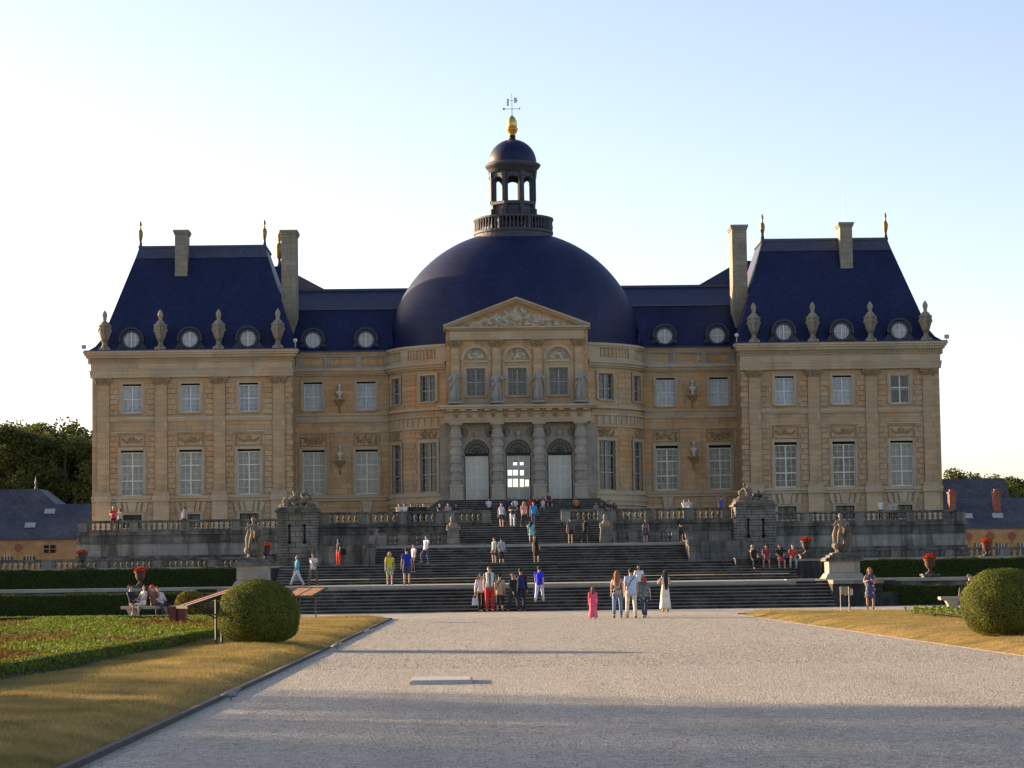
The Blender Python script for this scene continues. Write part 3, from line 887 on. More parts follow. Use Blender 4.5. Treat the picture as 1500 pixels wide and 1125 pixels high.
    # small chimney breaking through the front slope
    c = MB(); cx = sg * 27.1
    c.box(cx - .5, cx + .5, 3.05, 4.75, 26.2, 29.65); c.box(cx - .58, cx + .58, 2.97, 4.83, 29.65, 29.8); c.box(cx - .64, cx + .64, 2.91, 4.89, 29.8, 30.0); c.box(cx - .42, cx + .42, 3.2, 4.6, 30.0, 30.02)
    c.build('chimney', 'chimney', roof)
    if sg > 0:
        an = MB(); an.tube([(cx - .05, 3.8, 30), (cx - .05, 3.8, 32.4)], .022, 6); an.build('aerial', 'plastic', roof)
    # tall corbelled chimney between wing and body
    c = MB(); cx = sg * 18.37; zt = 29.9
    c.frustum((cx - .28, cx + .28, 3.75, 4.4), 21.5, (cx - .6, cx + .6, 3.1, 5.5), 22.9)
    c.box(cx - .6, cx + .6, 3.1, 5.5, 22.9, zt - .35); c.box(cx - .67, cx + .67, 3.03, 5.57, zt - .35, zt - .18); c.box(cx - .73, cx + .73, 2.97, 5.63, zt - .18, zt)
    c.build('chimney', 'chimney', roof)
    fl = MB(); ex = sg * 34.35
    fl.tube([(ex, -.7, 19.8), (ex, -.7, 20.0)], .03, 6); fl.box(ex - .17, ex + .17, -.85, -.6, 20.0, 20.3); fl.build('floodlight', 'zinc', roof)
    fl = MB(); ex = sg * 17.6
    fl.tube([(ex, -.3, 19.85), (ex, -.3, 20.35)], .03, 6); fl.ball((ex, -.4, 20.5), (.17, .14, .17), 8, 6); fl.build('floodlight', 'plastic', roof)
    dp = MB(); ex = sg * 18.12
    dp.box(ex - .19, ex + .19, -.24 + 4.0 - .18, 4.0 - .02, 18.25, 18.75); dp.tube([(ex + sg * -.02, 3.86, 18.3), (ex + sg * -.02, 3.86, 8.0)], .055, 8); dp.tube([(ex - sg * .02, 3.7, 8.1), (ex - sg * .02, 3.7, 5.2)], .055, 8)
    part(dp, 'drainpipe', 'zinc')

    # --- recessed body between wing and rotunda
    mp = flat(4.0); RX = (12.2, 16.52)
    x0, x1 = X(9.6, 17.96)
    holes = []
    for w in RX:
        c = sg * w; holes += [(c - .76, c + .76, 15.2, 17.5), (c - .9, c + .9, 8.35, 11.97)]
    m = MB(); m.wall(mp, x0, x1, 2.3, 19.9, holes)
    z = 8.5; k = 0
    while z < 17.6:
        if not (13.1 < z < 14.7):
            for a, b in ((10.35, 10.75 + .22 * (k % 2)), (13.5, 14.9 if z < 8 else 13.75 + .2 * (k % 2)), (15.2 - .2 * (k % 2) - .3, 15.2)):
                xa, xb = X(a, b); m.box(xa, xb, 4.0 - .04, 4.0, z, z + .36)
        z += .42; k += 1
    z = 5.2
    while z < 7.7: m.box(x0, x1, 3.93, 4.0, z, z + .37); z += .42
    # recessed panels behind the busts
    for za, zb in ((8.6, 12.9), (15.0, 17.6)):
        for xa, xb in ((13.62, 13.7), (15.02, 15.1)):
            q0, q1 = X(xa, xb); m.box(q0, q1, 3.95, 4.0, za, zb)
    part(m, 'body_wall', 'stone2')
    courses(mp, x0, x1, ((7.82, 8.05, .18), (8.05, 8.27, .27), (14.2, 14.35, .1), (14.35, 14.75, .05), (14.75, 14.9, .16), (13.35, 13.48, .08), (18.0, 18.14, .18), (18.14, 18.34, .34), (18.34, 18.55, .5), (18.55, 18.62, .42), (19.62, 19.76, .18), (19.76, 19.93, .3)))
    m = MB()    # attic parapet with sunk panels
    m.mbox(mp, x0, x1, 18.62, 18.78, -.14, 0); m.mbox(mp, x0, x1, 19.48, 19.62, -.12, 0)
    for a, b in ((10.0, 10.7), (12.55, 13.05), (15.1, 15.6), (17.3, 17.9)):
        q0, q1 = X(a, b); m.mbox(mp, q0, q1, 18.78, 19.48, -.13, 0)
    part(m, 'attic_parapet', 'greystone')
    for i, w in enumerate(RX):
        c = sg * w
        put_window('up', c, 4, 15.2); put_window('half' if sg > 0 else 'low', c, 4, 8.35)
        m = MB(); m.box(c - 1.08, c + 1.08, 3.95, 4, 13.18, 13.25); m.box(c - 1.08, c + 1.08, 3.95, 4, 12.27, 12.33); m.box(c - 1.08, c - 1.0, 3.95, 4, 12.33, 13.18); m.box(c + 1.0, c + 1.08, 3.95, 4, 12.33, 13.18)
        lumps(m, mp, c - .85, c + .85, 12.45, 13.05, -.02, 46, .05, .13, 40 + i)
        part(m, 'relief_panel', 'relief')
        m = MB(); m.add([(c - .28, 3.76, 6.7), (c + .28, 3.76, 6.7), (c + .46, 3.76, 7.8), (c - .46, 3.76, 7.8), (c - .28, 4, 6.7), (c + .28, 4, 6.7), (c + .46, 4, 7.8), (c - .46, 4, 7.8)],
              [(0, 1, 2, 3), (0, 4, 5, 1), (1, 5, 6, 2), (2, 6, 7, 3), (3, 7, 4, 0)])
        part(m, 'keystone', 'trim')
    for zb in (10.15, 15.15):      # brackets that carry the busts
        m = MB(); c = sg * 14.36
        m.frustum((c - .06, c + .06, 3.92, 4), zb, (c - .1, c + .1, 3.86, 4), zb + .45)
        m.frustum((c - .12, c + .12, 3.84, 4), zb + .45, (c - .34, c + .34, 3.55, 4), zb + .85); m.box(c - .4, c + .4, 3.48, 4, zb + .85, zb + .95)
        m.ball((c, 3.9, zb - .05), (.09, .08, .12), 8, 5)
        part(m, 'bust_bracket', 'relief')

    # --- rotunda flank
    u0, u1 = math.asin(5.55 / A), PI / 2 - .01
    ua, ub = math.asin(7.08 / A), math.asin(9.72 / A)
    da, db = .085, .1
    if sg > 0: hs = [(ua, da), (ub, db)]; ur = (u0, u1)
    else: hs = [(-ua, da), (-ub, db)]; ur = (-u1, -u0)
    holes = []
    for c, d in hs: holes += [(c - d, c + d, 15.45, 17.55), (c - d * 1.12, c + d * 1.12, 8.25, 12.2)]
    m = MB(); m.wall(ell, ur[0], ur[1], 2.3, 19.9, holes, .3, .06)
    edge = [ur[0], min(h[0] for h in hs), max(h[0] for h in hs), ur[1]]
    z = 8.5; k = 0
    while z < 17.6:
        if not (13.1 < z < 14.7):
            mid = (hs[0][0] + hs[1][0]) / 2; q = .085 + .012 * (k % 2)
            m.mbox(ell, mid - q, mid + q, z, z + .36, -.04, 0, 3)
        z += .42; k += 1
    part(m, 'rotunda_wall', 'stone2')
    courses(ell, *ur, ((7.4, 7.6, .3), (7.6, 7.9, .2), (7.9, 8.2, .32), (14.2, 14.35, .14), (14.75, 14.95, .22), (13.3, 13.45, .1), (18.0, 18.14, .18), (18.14, 18.34, .36), (18.34, 18.58, .52), (18.58, 18.84, .16), (19.6, 19.76, .17), (19.76, 19.97, .28)), 18)
    for za in (5.25, 5.7, 6.15, 6.6, 7.05): courses(ell, *ur, ((za, za + .35, .18),), 18)
    m = MB()
    for k in range(14):                                    # frieze of upright blocks
        u = ur[0] + (ur[1] - ur[0]) * (k + .5) / 14
        m.mbox(ell, u - .018, u + .018, 13.5, 14.15, -.07, 0)
    part(m, 'frieze', 'trim')
    par = None
    m = MB()
    span = ur[1] - ur[0]
    for a, b in ((0, .12), (.48, .58), (.9, 1.0)): m.mbox(ell, ur[0] + span * a, ur[0] + span * b, 18.84, 19.6, -.15, 0, 3)
    m.mbox(ell, ur[0], ur[1], 18.84, 19.6, .05, .12, 18)
    par = part(m, 'attic_parapet', 'trim')
    for a, b in ((.12, .48), (.58, .9)):
        for k in range(8):
            u = ur[0] + span * (a + (b - a) * (k + .5) / 8)
            q = MB(); q.lathe([(.09, 0), (.06, .12), (.1, .3), (.07, .5), (.05, .62), (.09, .76)], 8, ell(u, 18.84, -.03)); q.build('baluster', 'trim', par, True)
    for i, (c, d) in enumerate(hs):
        n = Vector((math.sin(c) / A, -math.cos(c) / B)); rz = math.atan2(n.x, -n.y)
        for key, z in (('rup', 15.45), ('rlow', 8.25)):
            p = ell(c, z, 0); put_window(key, p[0], p[1], z, rz)
        m = MB()
        for za in (12.5, 13.2): m.mbox(ell, c - .12, c + .12, za, za + .06, -.06, 0, 2)
        lumps(m, ell, c - .085, c + .085, 12.62, 13.12, -.02, 40, .06, .15, 60 + i)
        part(m, 'relief_panel', 'relief')

# --- frontispiece: portico below, pilastered storey and pediment above
FY = -2.5; mp = flat(FY)
DX = (-3.26, 0, 3.26)
m = MB()
holes = [(c - .98, c + .98, 7.5, 11.15) for c in DX] + [(c - .75, c + .75, 15.7, 17.9) for c in DX]
arch = [(c - 1.02, c + 1.02, 11.15, 12.5) for c in DX] + [(c - .95, c + .95, 18.55, 19.75) for c in DX]
m.wall(mp, -5.6, 5.6, 13.5, 21.0, holes[3:] + arch[3:], .4); m.mi = 1; m.wall(mp, -5.6, 5.6, 7.5, 13.5, holes[:3] + arch[:3], .4)
m.wall(mp, -5.6, 5.6, 2.3, 7.5, [], .4); m.mi = 0
m.add([(-5.6, FY, 2.3), (-5.6, 0.2, 2.3), (-5.6, 0.2, 21), (-5.6, FY, 21)], [(0, 1, 2, 3)]); m.add([(5.6, FY, 2.3), (5.6, 0.2, 2.3), (5.6, 0.2, 21), (5.6, FY, 21)], [(3, 2, 1, 0)])
for a, b, z0, z1 in arch:
    m.mi = 1 if z0 < 13 else 0      # spandrels round the arch heads
    c = (a + b) / 2; r = (b - a) / 2 - .001; h = z1 - z0
    n = 16; pts = [(c - r * math.cos(PI * i / n), z0 + (h - .25) * math.sin(PI * i / n)) for i in range(n + 1)]
    for i in range(n):
        (xa, za), (xb, zb) = pts[i], pts[i + 1]
        m.add([(xa, FY, za), (xb, FY, zb), (xb, FY, z1), (xa, FY, z1)], [(0, 1, 2, 3)])
        m.add([(xa, FY, za), (xb, FY, zb), (xb, FY + .4, zb), (xa, FY + .4, za)], [(3, 2, 1, 0)])
part(m, 'frontispiece_wall', ['stone2', 'greystone'])
for c in DX:
    m = MB()                                               # door surround, fanlight, leaves
    n = 16
    for i in range(n):
        a0, a1 = PI * i / n, PI * (i + 1) / n
        P = [(c - r * math.cos(a), 11.2 + 1.1 * r / 1.02 * math.sin(a)) for a in (a0, a1) for r in (1.02, 1.3)]
        m.add([(P[0][0], FY - .07, P[0][1]), (P[1][0], FY - .07, P[1][1]), (P[3][0], FY - .07, P[3][1]), (P[2][0], FY - .07, P[2][1]),
               (P[0][0], FY, P[0][1]), (P[1][0], FY, P[1][1]), (P[3][0], FY, P[3][1]), (P[2][0], FY, P[2][1])], [(0, 1, 2, 3), (1, 5, 6, 2), (0, 3, 7, 4)])
    for s in (-1, 1):
        q0, q1 = sorted((c + s * .99, c + s * 1.3)); m.box(q0, q1, FY - .07, FY - .002, 7.5, 10.95); m.box(q0 - .04, q1 + .04, FY - .12, FY - .002, 10.95, 11.19)
    m.add([(c - .13, FY - .2, 12.3), (c + .13, FY - .2, 12.3), (c + .22, FY - .26, 12.95), (c - .22, FY - .26, 12.95), (c - .13, FY, 12.3), (c + .13, FY, 12.3), (c + .22, FY, 12.95), (c - .22, FY, 12.95)],
          [(0, 1, 2, 3), (0, 4, 5, 1), (1, 5, 6, 2), (2, 6, 7, 3), (3, 7, 4, 0)])
    m.ball((c, FY - .3, 12.75), (.17, .14, .22), 8, 6)
    dr = part(m, 'doorway', 'greystone')
    for s in (-1, 1):                                       # bust medallion in a roundel
        m = MB(); m.lathe([(.36, -.05), (.36, .05), (.27, .05), (.27, -.05)], 18); m.ball((0, 0, .06), (.16, .2, .1), 8, 6)
        for v in range(len(m.v)): m.v[v] = (m.v[v][0] + c + s * 1.0, FY - m.v[v][2] - .02, 12.85 + m.v[v][1])
        m.build('medallion', 'oldstatue', dr, True)
    m = MB()
    n = 16; P = [(c - 1.0 * math.cos(PI * i / n), 11.24 + 1.07 * math.sin(PI * i / n)) for i in range(n + 1)]
    m.add([(c, FY + .25, 11.24)] + [(x, FY + .25, z) for x, z in P], [(0, i + 1, i + 2) for i in range(n)])
    fan = m.build('fanlight', 'fanlight', dr)
    m = MB()
    m.box(c - 1.0, c + 1.0, FY + .14, FY + .3, 11.05, 11.24)
    for i in range(1, 10):
        a = PI * i / 10; m.tube([(c, FY + .2, 11.24), (c - .97 * math.cos(a), FY + .2, 11.24 + 1.03 * math.sin(a))], .018, 5)
    for r in (.35, .68, .97):
        m.tube([(c - r * math.cos(PI * i / 14), FY + .2, 11.24 + r * 1.05 * math.sin(PI * i / 14)) for i in range(15)], .025, 5)
    m.build('fanlight_grille', 'iron', dr)
    m = MB()
    mid = c == 0
    ho = [(-.96 + .02, -.52, 9.45, 9.88), (-.44, -.06, 9.45, 9.88), (.12, .42, 9.45, 9.85), (-.94, -.52, 8.55, 9.18), (-.44, -.06, 8.55, 9.18), (.1, .42, 8.55, 9.15), (.52, .8, 8.58, 9.1), (-.4, -.1, 10.25, 10.6), (.12, .4, 10.25, 10.55)] if mid else []
    m.wall(flat(FY + .3), c - .9, c + .9, 7.56, 11.0, ho, .03)
    m.build('door_leaf', 'door', dr)
    m = MB()
    for x in (-.9, -.03, .84): m.box(c + x, c + x + .06, FY + .25, FY + .298, 7.56, 11.0)
    for z in (8.45, 9.27, 10.1): m.box(c - .84, c - .03, FY + .26, FY + .298, z, z + .05); m.box(c + .03, c + .84, FY + .26, FY + .298, z, z + .05)
    for x in (-.47, .43): m.box(c + x, c + x + .03, FY + .265, FY + .298, 8.5, 11.0)
    m.build('door_rails', 'whitedoor', dr)
    m = MB(); m.box(c - 1.0, c - .9, FY + .15, FY + .4, 7.5, 11.05); m.box(c + .9, c + 1.0, FY + .15, FY + .4, 7.5, 11.05)
    m.build('door_frame', 'iron', dr)
    put_window('mid', c, FY, 15.7)
    m = MB(); m.box(c - .95, c + .95, FY + .2, FY + .3, 18.4, 19.75); m.mi = 1
    lumps(m, flat(FY), c - .62, c + .62, 18.6, 19.1, .16, 40, .05, .14, int(70 + c)); lumps(m, flat(FY), c - .3, c + .3, 19.0, 19.4, .16, 16, .05, .1, int(80 + c))
    part(m, 'lunette_relief', ['trim', 'white_relief'])
    m = MB()
    for i in range(n):
        a0, a1 = PI * i / n, PI * (i + 1) / n
        P = [(c - r * math.cos(a), 18.55 + r * 1.02 * math.sin(a)) for a in (a0, a1) for r in (.96, 1.2)]
        m.add([(P[0][0], FY - .06, P[0][1]), (P[1][0], FY - .06, P[1][1]), (P[3][0], FY - .06, P[3][1]), (P[2][0], FY - .06, P[2][1]), (P[0][0], FY, P[0][1]), (P[1][0], FY, P[1][1]), (P[3][0], FY, P[3][1]), (P[2][0], FY, P[2][1])], [(0, 1, 2, 3), (1, 5, 6, 2), (0, 3, 7, 4)])
    m.box(c - 1.08, c + 1.08, FY - .12, FY, 18.36, 18.52)
    for s in (-1, 1):
        q0, q1 = sorted((c + s * .96, c + s * 1.16)); m.box(q0, q1, FY - .05, FY, 15.2, 18.36)
    part(m, 'arch_moulding', 'trim')
# hall behind the central door, open to the light of the court on the far side
m = MB(); hx, hy0, hy1, hz0, hz1 = 4.0, FY + .6, 25.0, 7.45, 12.0
m.add([(-hx, hy0, hz0), (hx, hy0, hz0), (hx, hy1, hz0), (-hx, hy1, hz0), (-hx, hy0, hz1), (hx, hy0, hz1), (hx, hy1, hz1), (-hx, hy1, hz1)], [(0, 1, 2, 3), (7, 6, 5, 4), (0, 3, 7, 4), (1, 5, 6, 2)])
m.wall(flat(hy1), -hx, hx, hz0, hz1, [(-2.2, 2.2, 8.6, 11.8)], .2)
part(m, 'hall', 'trim')
# columns
col0 = None
for x in (-4.88, -1.63, 1.63, 4.88):
    if col0 is None:
        m = MB(); m.lathe([(.44, 0), (.47, .1), (.40, .2), (.40, 4.3), (.36, 4.4)], 20)
        for z in range(6): m.lathe([(.38, .36 + z * .66), (.49, .38 + z * .66), (.49, .76 + z * .66), (.38, .78 + z * .66)], 20)
        col0 = m.build('column', 'greystone', CH, loc=Vector((0, 0, 0)))
        d = MB(); d.lathe([(.36, 4.4), (.42, 4.48), (.36, 4.55), (.50, 4.7)], 20); d.box(-.54, .54, -.54, .54, 4.7, 4.85); d.build('capital', 'greystone', col0, loc=Vector((0, 0, 0)))
        d = MB(); d.box(-.56, .56, -.56, .62, -.15, 0); d.box(-.5, .5, -.5, .6, -1.0, -.15); d.box(-.58, .58, -.58, .62, -1.3, -1.0); d.build('plinth', 'greystone', col0, loc=Vector((0, 0, 0)))
        KIDS[col0.name] = kids(col0); o = col0
    else: o = copy_tree(col0, CH)
    o.location = Vector((x, FY - .6, 8.7)) - CH.location
for x in (-5.32, 5.0):
    m = MB(); m.box(x, x + .32, FY - .12, FY, 7.5, 13.4); part(m, 'pier_strip', 'greystone')
for s in (-1, 1): q0, q1 = sorted((s * 5.45, s * 6.15)); m = MB(); m.box(q0, q1, -2.3, -.5, 7.4, 13.5); part(m, 'pier_strip', 'greystone')
m = MB()
m.box(-5.75, 5.75, FY - 1.15, FY + .1, 13.55, 13.72); m.box(-5.8, 5.8, FY - 1.2, FY + .1, 13.72, 13.8)
m.box(-5.7, 5.7, FY - 1.1, FY + .1, 13.8, 14.42)
for i in range(12):
    x = -5.3 + i * 10.6 / 11; m.box(x - .2, x + .2, FY - 1.16, FY - 1.1, 13.82, 14.4)
    m.box(x - .24, x + .24, FY - 1.75, FY - 1.3, 14.44, 14.56)
m.box(-5.9, 5.9, FY - 1.3, FY + .1, 14.42, 14.58); m.box(-6.15, 6.15, FY - 1.8, FY + .1, 14.58, 14.74); m.box(-6.25, 6.25, FY - 1.95, FY + .1, 14.74, 14.9)
part(m, 'portico_entablature', 'trim')
m = MB()
for i in range(12):
    x = -5.3 + i * 10.6 / 11 + .48
    if i < 11: m.ball((x, FY - 1.1, 14.1), (.17, .08, .19), 8, 5)
part(m, 'metope_carving', 'relief')
m = MB(); m.box(-5.6, 5.6, FY - .2, FY, 14.9, 15.25)
for x in (-4.9, -1.63, 1.63, 4.9): m.box(x - .5, x + .5, FY - .75, FY - .2, 14.9, 15.1)
part(m, 'attic_base', 'greystone')
pp = None
for x in (-4.88, -1.62, 1.62, 4.88):
    if pp is None:
        m = MB(); m.box(-.32, .32, -.2, 0, 0, 4.35); m.box(-.38, .38, -.26, 0, 0, .25)
        pp = m.build('slim_pilaster', 'stone', CH, loc=Vector((0, 0, 0))); make_capital(pp, .64, 4.3, .2); KIDS[pp.name] = kids(pp); o = pp
    else: o = copy_tree(pp, CH)
    o.location = Vector((x, FY, 15.25)) - CH.location
m = MB()
m.box(-5.3, 5.3, FY - .26, FY + .4, 20.15, 20.34); m.box(-5.35, 5.35, FY - .3, FY + .4, 20.34, 20.48); m.box(-5.28, 5.28, FY - .22, FY + .4, 20.48, 20.9)
m.box(-5.5, 5.5, FY - .42, FY + .6, 20.9, 21.02); m.box(-5.68, 5.68, FY - .62, FY + .6, 21.02, 21.16)
ped = part(m, 'pediment', 'trim')
m = MB(); m.prism([(-5.4, 21.16), (5.4, 21.16), (0, 23.2)], FY - .1, FY + 2.2); m.build('tympanum', 'stone2', ped)
m = MB()
for s in (-1, 1):
    for d0, d1, y in ((0, .15, -.7), (-.17, 0, -.5), (-.28, -.17, -.3)):
        pts = [(s * 5.78, 21.16 + d0 * 1.0), (0, 23.33 + d0), (0, 23.33 + d1), (s * 5.78, 21.16 + d1)]
        if s < 0: pts = pts[::-1]
        m.prism(pts, FY + y, FY + 2.2)
m.build('raking_cornice', 'trim', ped)
m = MB(); q = random.Random(5)
for i in range(330):
    x = q.uniform(-3.9, 3.9); zmax = 22.9 - abs(x) * .395
    if zmax < 21.4: continue
    z = q.uniform(21.25, zmax - .1); r = q.uniform(.06, .17)
    m.ball((x, FY - .12, z), (r * q.uniform(.7, 1.7), .06, r), 7, 5, Matrix.Rotation(q.uniform(-1, 1), 3, 'Y'))
m.ball((0, FY - .1, 22.0), (.42, .14, .5), 14, 8); m.ball((0, FY - .12, 22.6), (.2, .14, .18), 10, 6)
for s in (-1, 1): m.ball((s * 1.0, FY - .12, 21.8), (.42, .12, .2), 10, 6, Matrix.Rotation(s * .7, 3, 'Y')); m.ball((s * .75, FY - .14, 22.3), (.12, .13, .15), 8, 6); m.tube([(s * .8, FY - .15, 22.15), (s * 1.1, FY - .15, 21.9), (s * .6, FY - .17, 21.75)], [.1, .09, .06], 7); m.tube([(s * 1.1, FY - .14, 21.6), (s * 1.7, FY - .15, 21.5), (s * 2.1, FY - .14, 21.32)], [.15, .11, .07], 7)
m.build('tympanum_carving', 'white_relief', ped, True)

# --- roofs of the body
m = MB()
prof = [(3.65, 19.94), (4.2, 20.35), (4.45, 20.9), (6.0, 23.65), (6.15, 23.75), (10.2, 25.75), (14.4, 23.7), (16.5, 19.9)]
m.add([(-18.6, y, z) for y, z in prof] + [(18.6, y, z) for y, z in prof], [(i, i + 8, i + 9, i + 1) for i in range(7)])
br = part(m, 'body_roof', 'slate')
m = MB(); m.box(-18.5, 18.5, 5.9, 6.25, 23.62, 23.76); m.build('lead_trim', 'lead', br)
m = MB(); m.box(-18.5, 18.5, 10.0, 10.4, 25.66, 25.86); m.build('ridge_cap', 'lead', br)
for s in (-1, 1): q0, q1 = sorted((s * 9.6, s * 17.9)); m = MB(); m.box(q0, q1, 3.45, 4.1, 19.935, 20.0); m.build('gutter', 'lead', br)
m = MB(); m.add([(-18, 27, 2.3), (-3, 27, 2.3), (-3, 27, 19.8), (-18, 27, 19.8), (18, 27, 2.3), (3, 27, 2.3), (3, 27, 19.8), (18, 27, 19.8), (-3, 27, 12.5), (3, 27, 12.5)], [(3, 2, 1, 0), (4, 5, 6, 7), (8, 9, 6, 2)])
m.add([(-18, 16, 19.8), (18, 16, 19.8), (18, 27, 19.8), (-18, 27, 19.8)], [(0, 1, 2, 3)])
part(m, 'rear_wall', 'stone')
for sg in (-1, 1):     # roofs of the two pavilions on the court side
    m = MB(); vs = [(sg * 14.0, 17, 25.4), (sg * 33.8, 17, 19.9), (sg * 33.8, 30, 19.9), (sg * 14.0, 30, 25.4), (sg * 20.6, 22.5, 29.5), (sg * 30, 22.5, 29.3), (sg * 30, 25, 29.3), (sg * 20.6, 25, 29.5), (sg * 14, 17, 19.9), (sg * 14, 30, 19.9)]
    m.add(vs, [(0, 8, 1, 5, 4), (1, 2, 6, 5), (2, 9, 3, 7, 6), (3, 0, 4, 7), (4, 5, 6, 7), (0, 3, 9, 8)])
    rr = part(m, 'rear_roof', 'slate')
    f = MB(); f.lathe([(.2, 0), (.16, .6), (.1, .7)], 10, (sg * 20.75, 22.7, 29.4)); f.mi = 1
    f.lathe([(.1, .7), (.24, .9), (.33, 1.4), (.36, 1.8), (.22, 2.1), (.1, 2.25), (.15, 2.4), (.2, 2.75), (.06, 3.1), (.0, 3.2)], 10, (sg * 20.75, 22.7, 29.4))
    f.build('finial', ['lead', 'oldgold'], rr, True)
    if sg > 0:
        c = MB(); c.box(19.3, 19.9, 13.0, 14.6, 24, 27.0); c.box(19.22, 19.98, 12.92, 14.68, 27.0, 27.25); c.build('chimney', 'chimney', rr)

# round dormers
dm0 = None
def dormer(x, y, z, sc=1.):
    global dm0
    if dm0 is None:
        m = MB(); n = 20
        ring = lambda r, zz: [(r * math.cos(2 * PI * i / n), zz, r * math.sin(2 * PI * i / n)) for i in range(n)]
        m.add(ring(.62, -.12) + ring(.8, -.12) + ring(.8, 1.2) + ring(.62, .1), [f for i in range(n) for f in ((i, (i + 1) % n, n + (i + 1) % n, n + i), (n + i, n + (i + 1) % n, 2 * n + (i + 1) % n, 2 * n + i), (3 * n + i, 3 * n + (i + 1) % n, (i + 1) % n, i))])
        hood = [(1.0 * math.cos(PI * (i - 1) / 14), 1.0 * math.sin(PI * (i - 1) / 14) + .03) for i in range(17)]
        hood += [(.83 * math.cos(PI * (15 - i) / 14), .83 * math.sin(PI * (15 - i) / 14) + .03) for i in range(17)]
        m.prism(hood, -.2, 1.2)
        m.prism([(-1.5, -.86), (1.5, -.86), (1.25, -.72), (1.0, -.4), (.93, -.2), (-.93, -.2), (-1.0, -.4), (-1.25, -.72)], .04, 1.0)
        dm0 = m.build('dormer', 'dormerlead', CH, loc=Vector((0, 0, 0)))
        p = MB(); p.add([(0, 0.0, 0)] + [(.67 * math.cos(2 * PI * i / n), .0, .67 * math.sin(2 * PI * i / n)) for i in range(n)], [(0, i + 1, (i + 1) % n + 1) for i in range(n)])
        p.build('pane', 'oculus', dm0, loc=Vector((0, 0, 0)))
        f = MB(); f.box(-.035, .035, -.04, .01, -.64, .64)
        f.box(-.6, -.035, -.03, .01, -.015, .015); f.box(.035, .6, -.03, .01, -.015, .015)
        for x_ in (-.33, .33): f.box(x_ - .013, x_ + .013, -.03, .01, -.55, .55)
        f.build('frame', 'whitepaint', dm0, loc=Vector((0, 0, 0)))
        KIDS[dm0.name] = kids(dm0); o = dm0
    else: o = copy_tree(dm0, CH)
    o.location = Vector((x, y, z)) - CH.location; o.scale = (sc,) * 3
for sg in (-1, 1):
    for w in WX: dormer(sg * w, -.34, 20.7)
    for w in (12.2, 16.5): dormer(sg * w, 4.2, 20.95)

# --- dome and lantern
DC = 6.5
m = MB(); prof = [(10.1, 19.7), (10.2, 19.95)]
for i in range(24):
    a = math.radians(2 + 70 * i / 23); prof.append((10.15 * math.cos(a), 19.85 + 10.2 * math.sin(a)))
prof.append((3.0, 29.55))
m.lathe(prof, 72, (0, DC, 0), 1.03, .83)
for s in (-1, 1):   # curved lead hips where dome meets the body roofs
    m.prism([(s * 9.9, 19.95), (s * 10.45, 19.95), (s * 10.2, 20.7), (s * 10.05, 21.7)][::s], 3.9, 4.9)
dome = part(m, 'dome', 'slate', True)
LT = (0, DC, 0)
m = MB()
m.lathe([(3.45, 28.9), (3.42, 29.4), (3.2, 29.45), (3.2, 29.7), (3.3, 29.75), (3.3, 29.95), (3.1, 29.97), (0.1, 29.98)], 40, LT)
m.lathe([(3.28, 30.85), (3.33, 30.9), (3.33, 31.05), (3.05, 31.07), (3.05, 30.85)], 40, LT)
for k in range(8):
    a = 2 * PI * (k + .5) / 8; m.tube([(3.18 * math.cos(a), DC + 3.18 * math.sin(a), 29.9), (3.18 * math.cos(a), DC + 3.18 * math.sin(a), 30.9)], .17, 4)
lan = part(m, 'lantern', 'lantern')
b0 = MB(); b0.lathe([(.1, 0), (.06, .1), (.11, .35), (.06, .7), (.1, .9)], 8); bal = b0.build('baluster', 'lantern', lan, True, Vector((0, 0, 0)))
for k in range(64):
    if k % 8 == 4: continue
    a = 2 * PI * k / 64 + PI / 64 * 0
    o = bal if k == 0 else bal.copy()
    if k: COL.objects.link(o); o.parent = lan
    o.location = Vector((3.18 * math.cos(a), DC + 3.18 * math.sin(a), 29.95)) - CH.location + Vector((0, 0, 0)) + (base_of(lan) * -1 + CH.location)
m = MB()
m.lathe([(2.0, 29.95), (2.0, 30.2), (1.75, 30.25), (1.75, 32.1), (2.0, 32.15), (2.0, 32.4), (1.4, 32.42)], 8, LT, a0=PI / 8, a1=2 * PI + PI / 8)
for k in range(8):
    a = 2 * PI * k / 8 + PI / 8; c, s_ = math.cos(a), math.sin(a)
    def rb(r0, r1, w, z0, z1):
        vs = [(r * c - q * s_, DC + r * s_ + q * c, z) for z in (z0, z1) for r, q in ((r0, -w), (r1, -w), (r1, w), (r0, w))]
        m.add(vs, [(3, 2, 1, 0), (4, 5, 6, 7), (0, 1, 5, 4), (1, 2, 6, 5), (2, 3, 7, 6), (3, 0, 4, 7)])
    rb(1.55, 1.92, .19, 30.0, 34.8); rb(1.5, 2.06, .17, 30.05, 31.8); rb(1.65, 2.02, .12, 32.45, 34.5); rb(1.55, 2.06, .18, 34.5, 34.85)
    # arch heads between the piers
    a2 = a + PI / 8; c2, s2 = math.cos(a2), math.sin(a2)
    n = 8
    for i in range(n):
        t0, t1 = PI * i / n, PI * (i + 1) / n
        for (ra) in (1.62,):
            P = []
            for t in (t0, t1):
                q = -.6 * math.cos(t); z = 33.92 + .56 * math.sin(t)
                P += [(q, z), (q, 34.85)]
            f = lambda r, q, z: (r * c2 - q * s2, DC + r * s2 + q * c2, z)
            m.add([f(1.8, *P[0]), f(1.8, *P[2]), f(1.8, *P[3]), f(1.8, *P[1]), f(1.4, *P[0]), f(1.4, *P[2]), f(1.4, *P[3]), f(1.4, *P[1])], [(0, 1, 2, 3), (7, 6, 5, 4), (0, 4, 5, 1)])
m.build('arcade', 'lantern', lan)
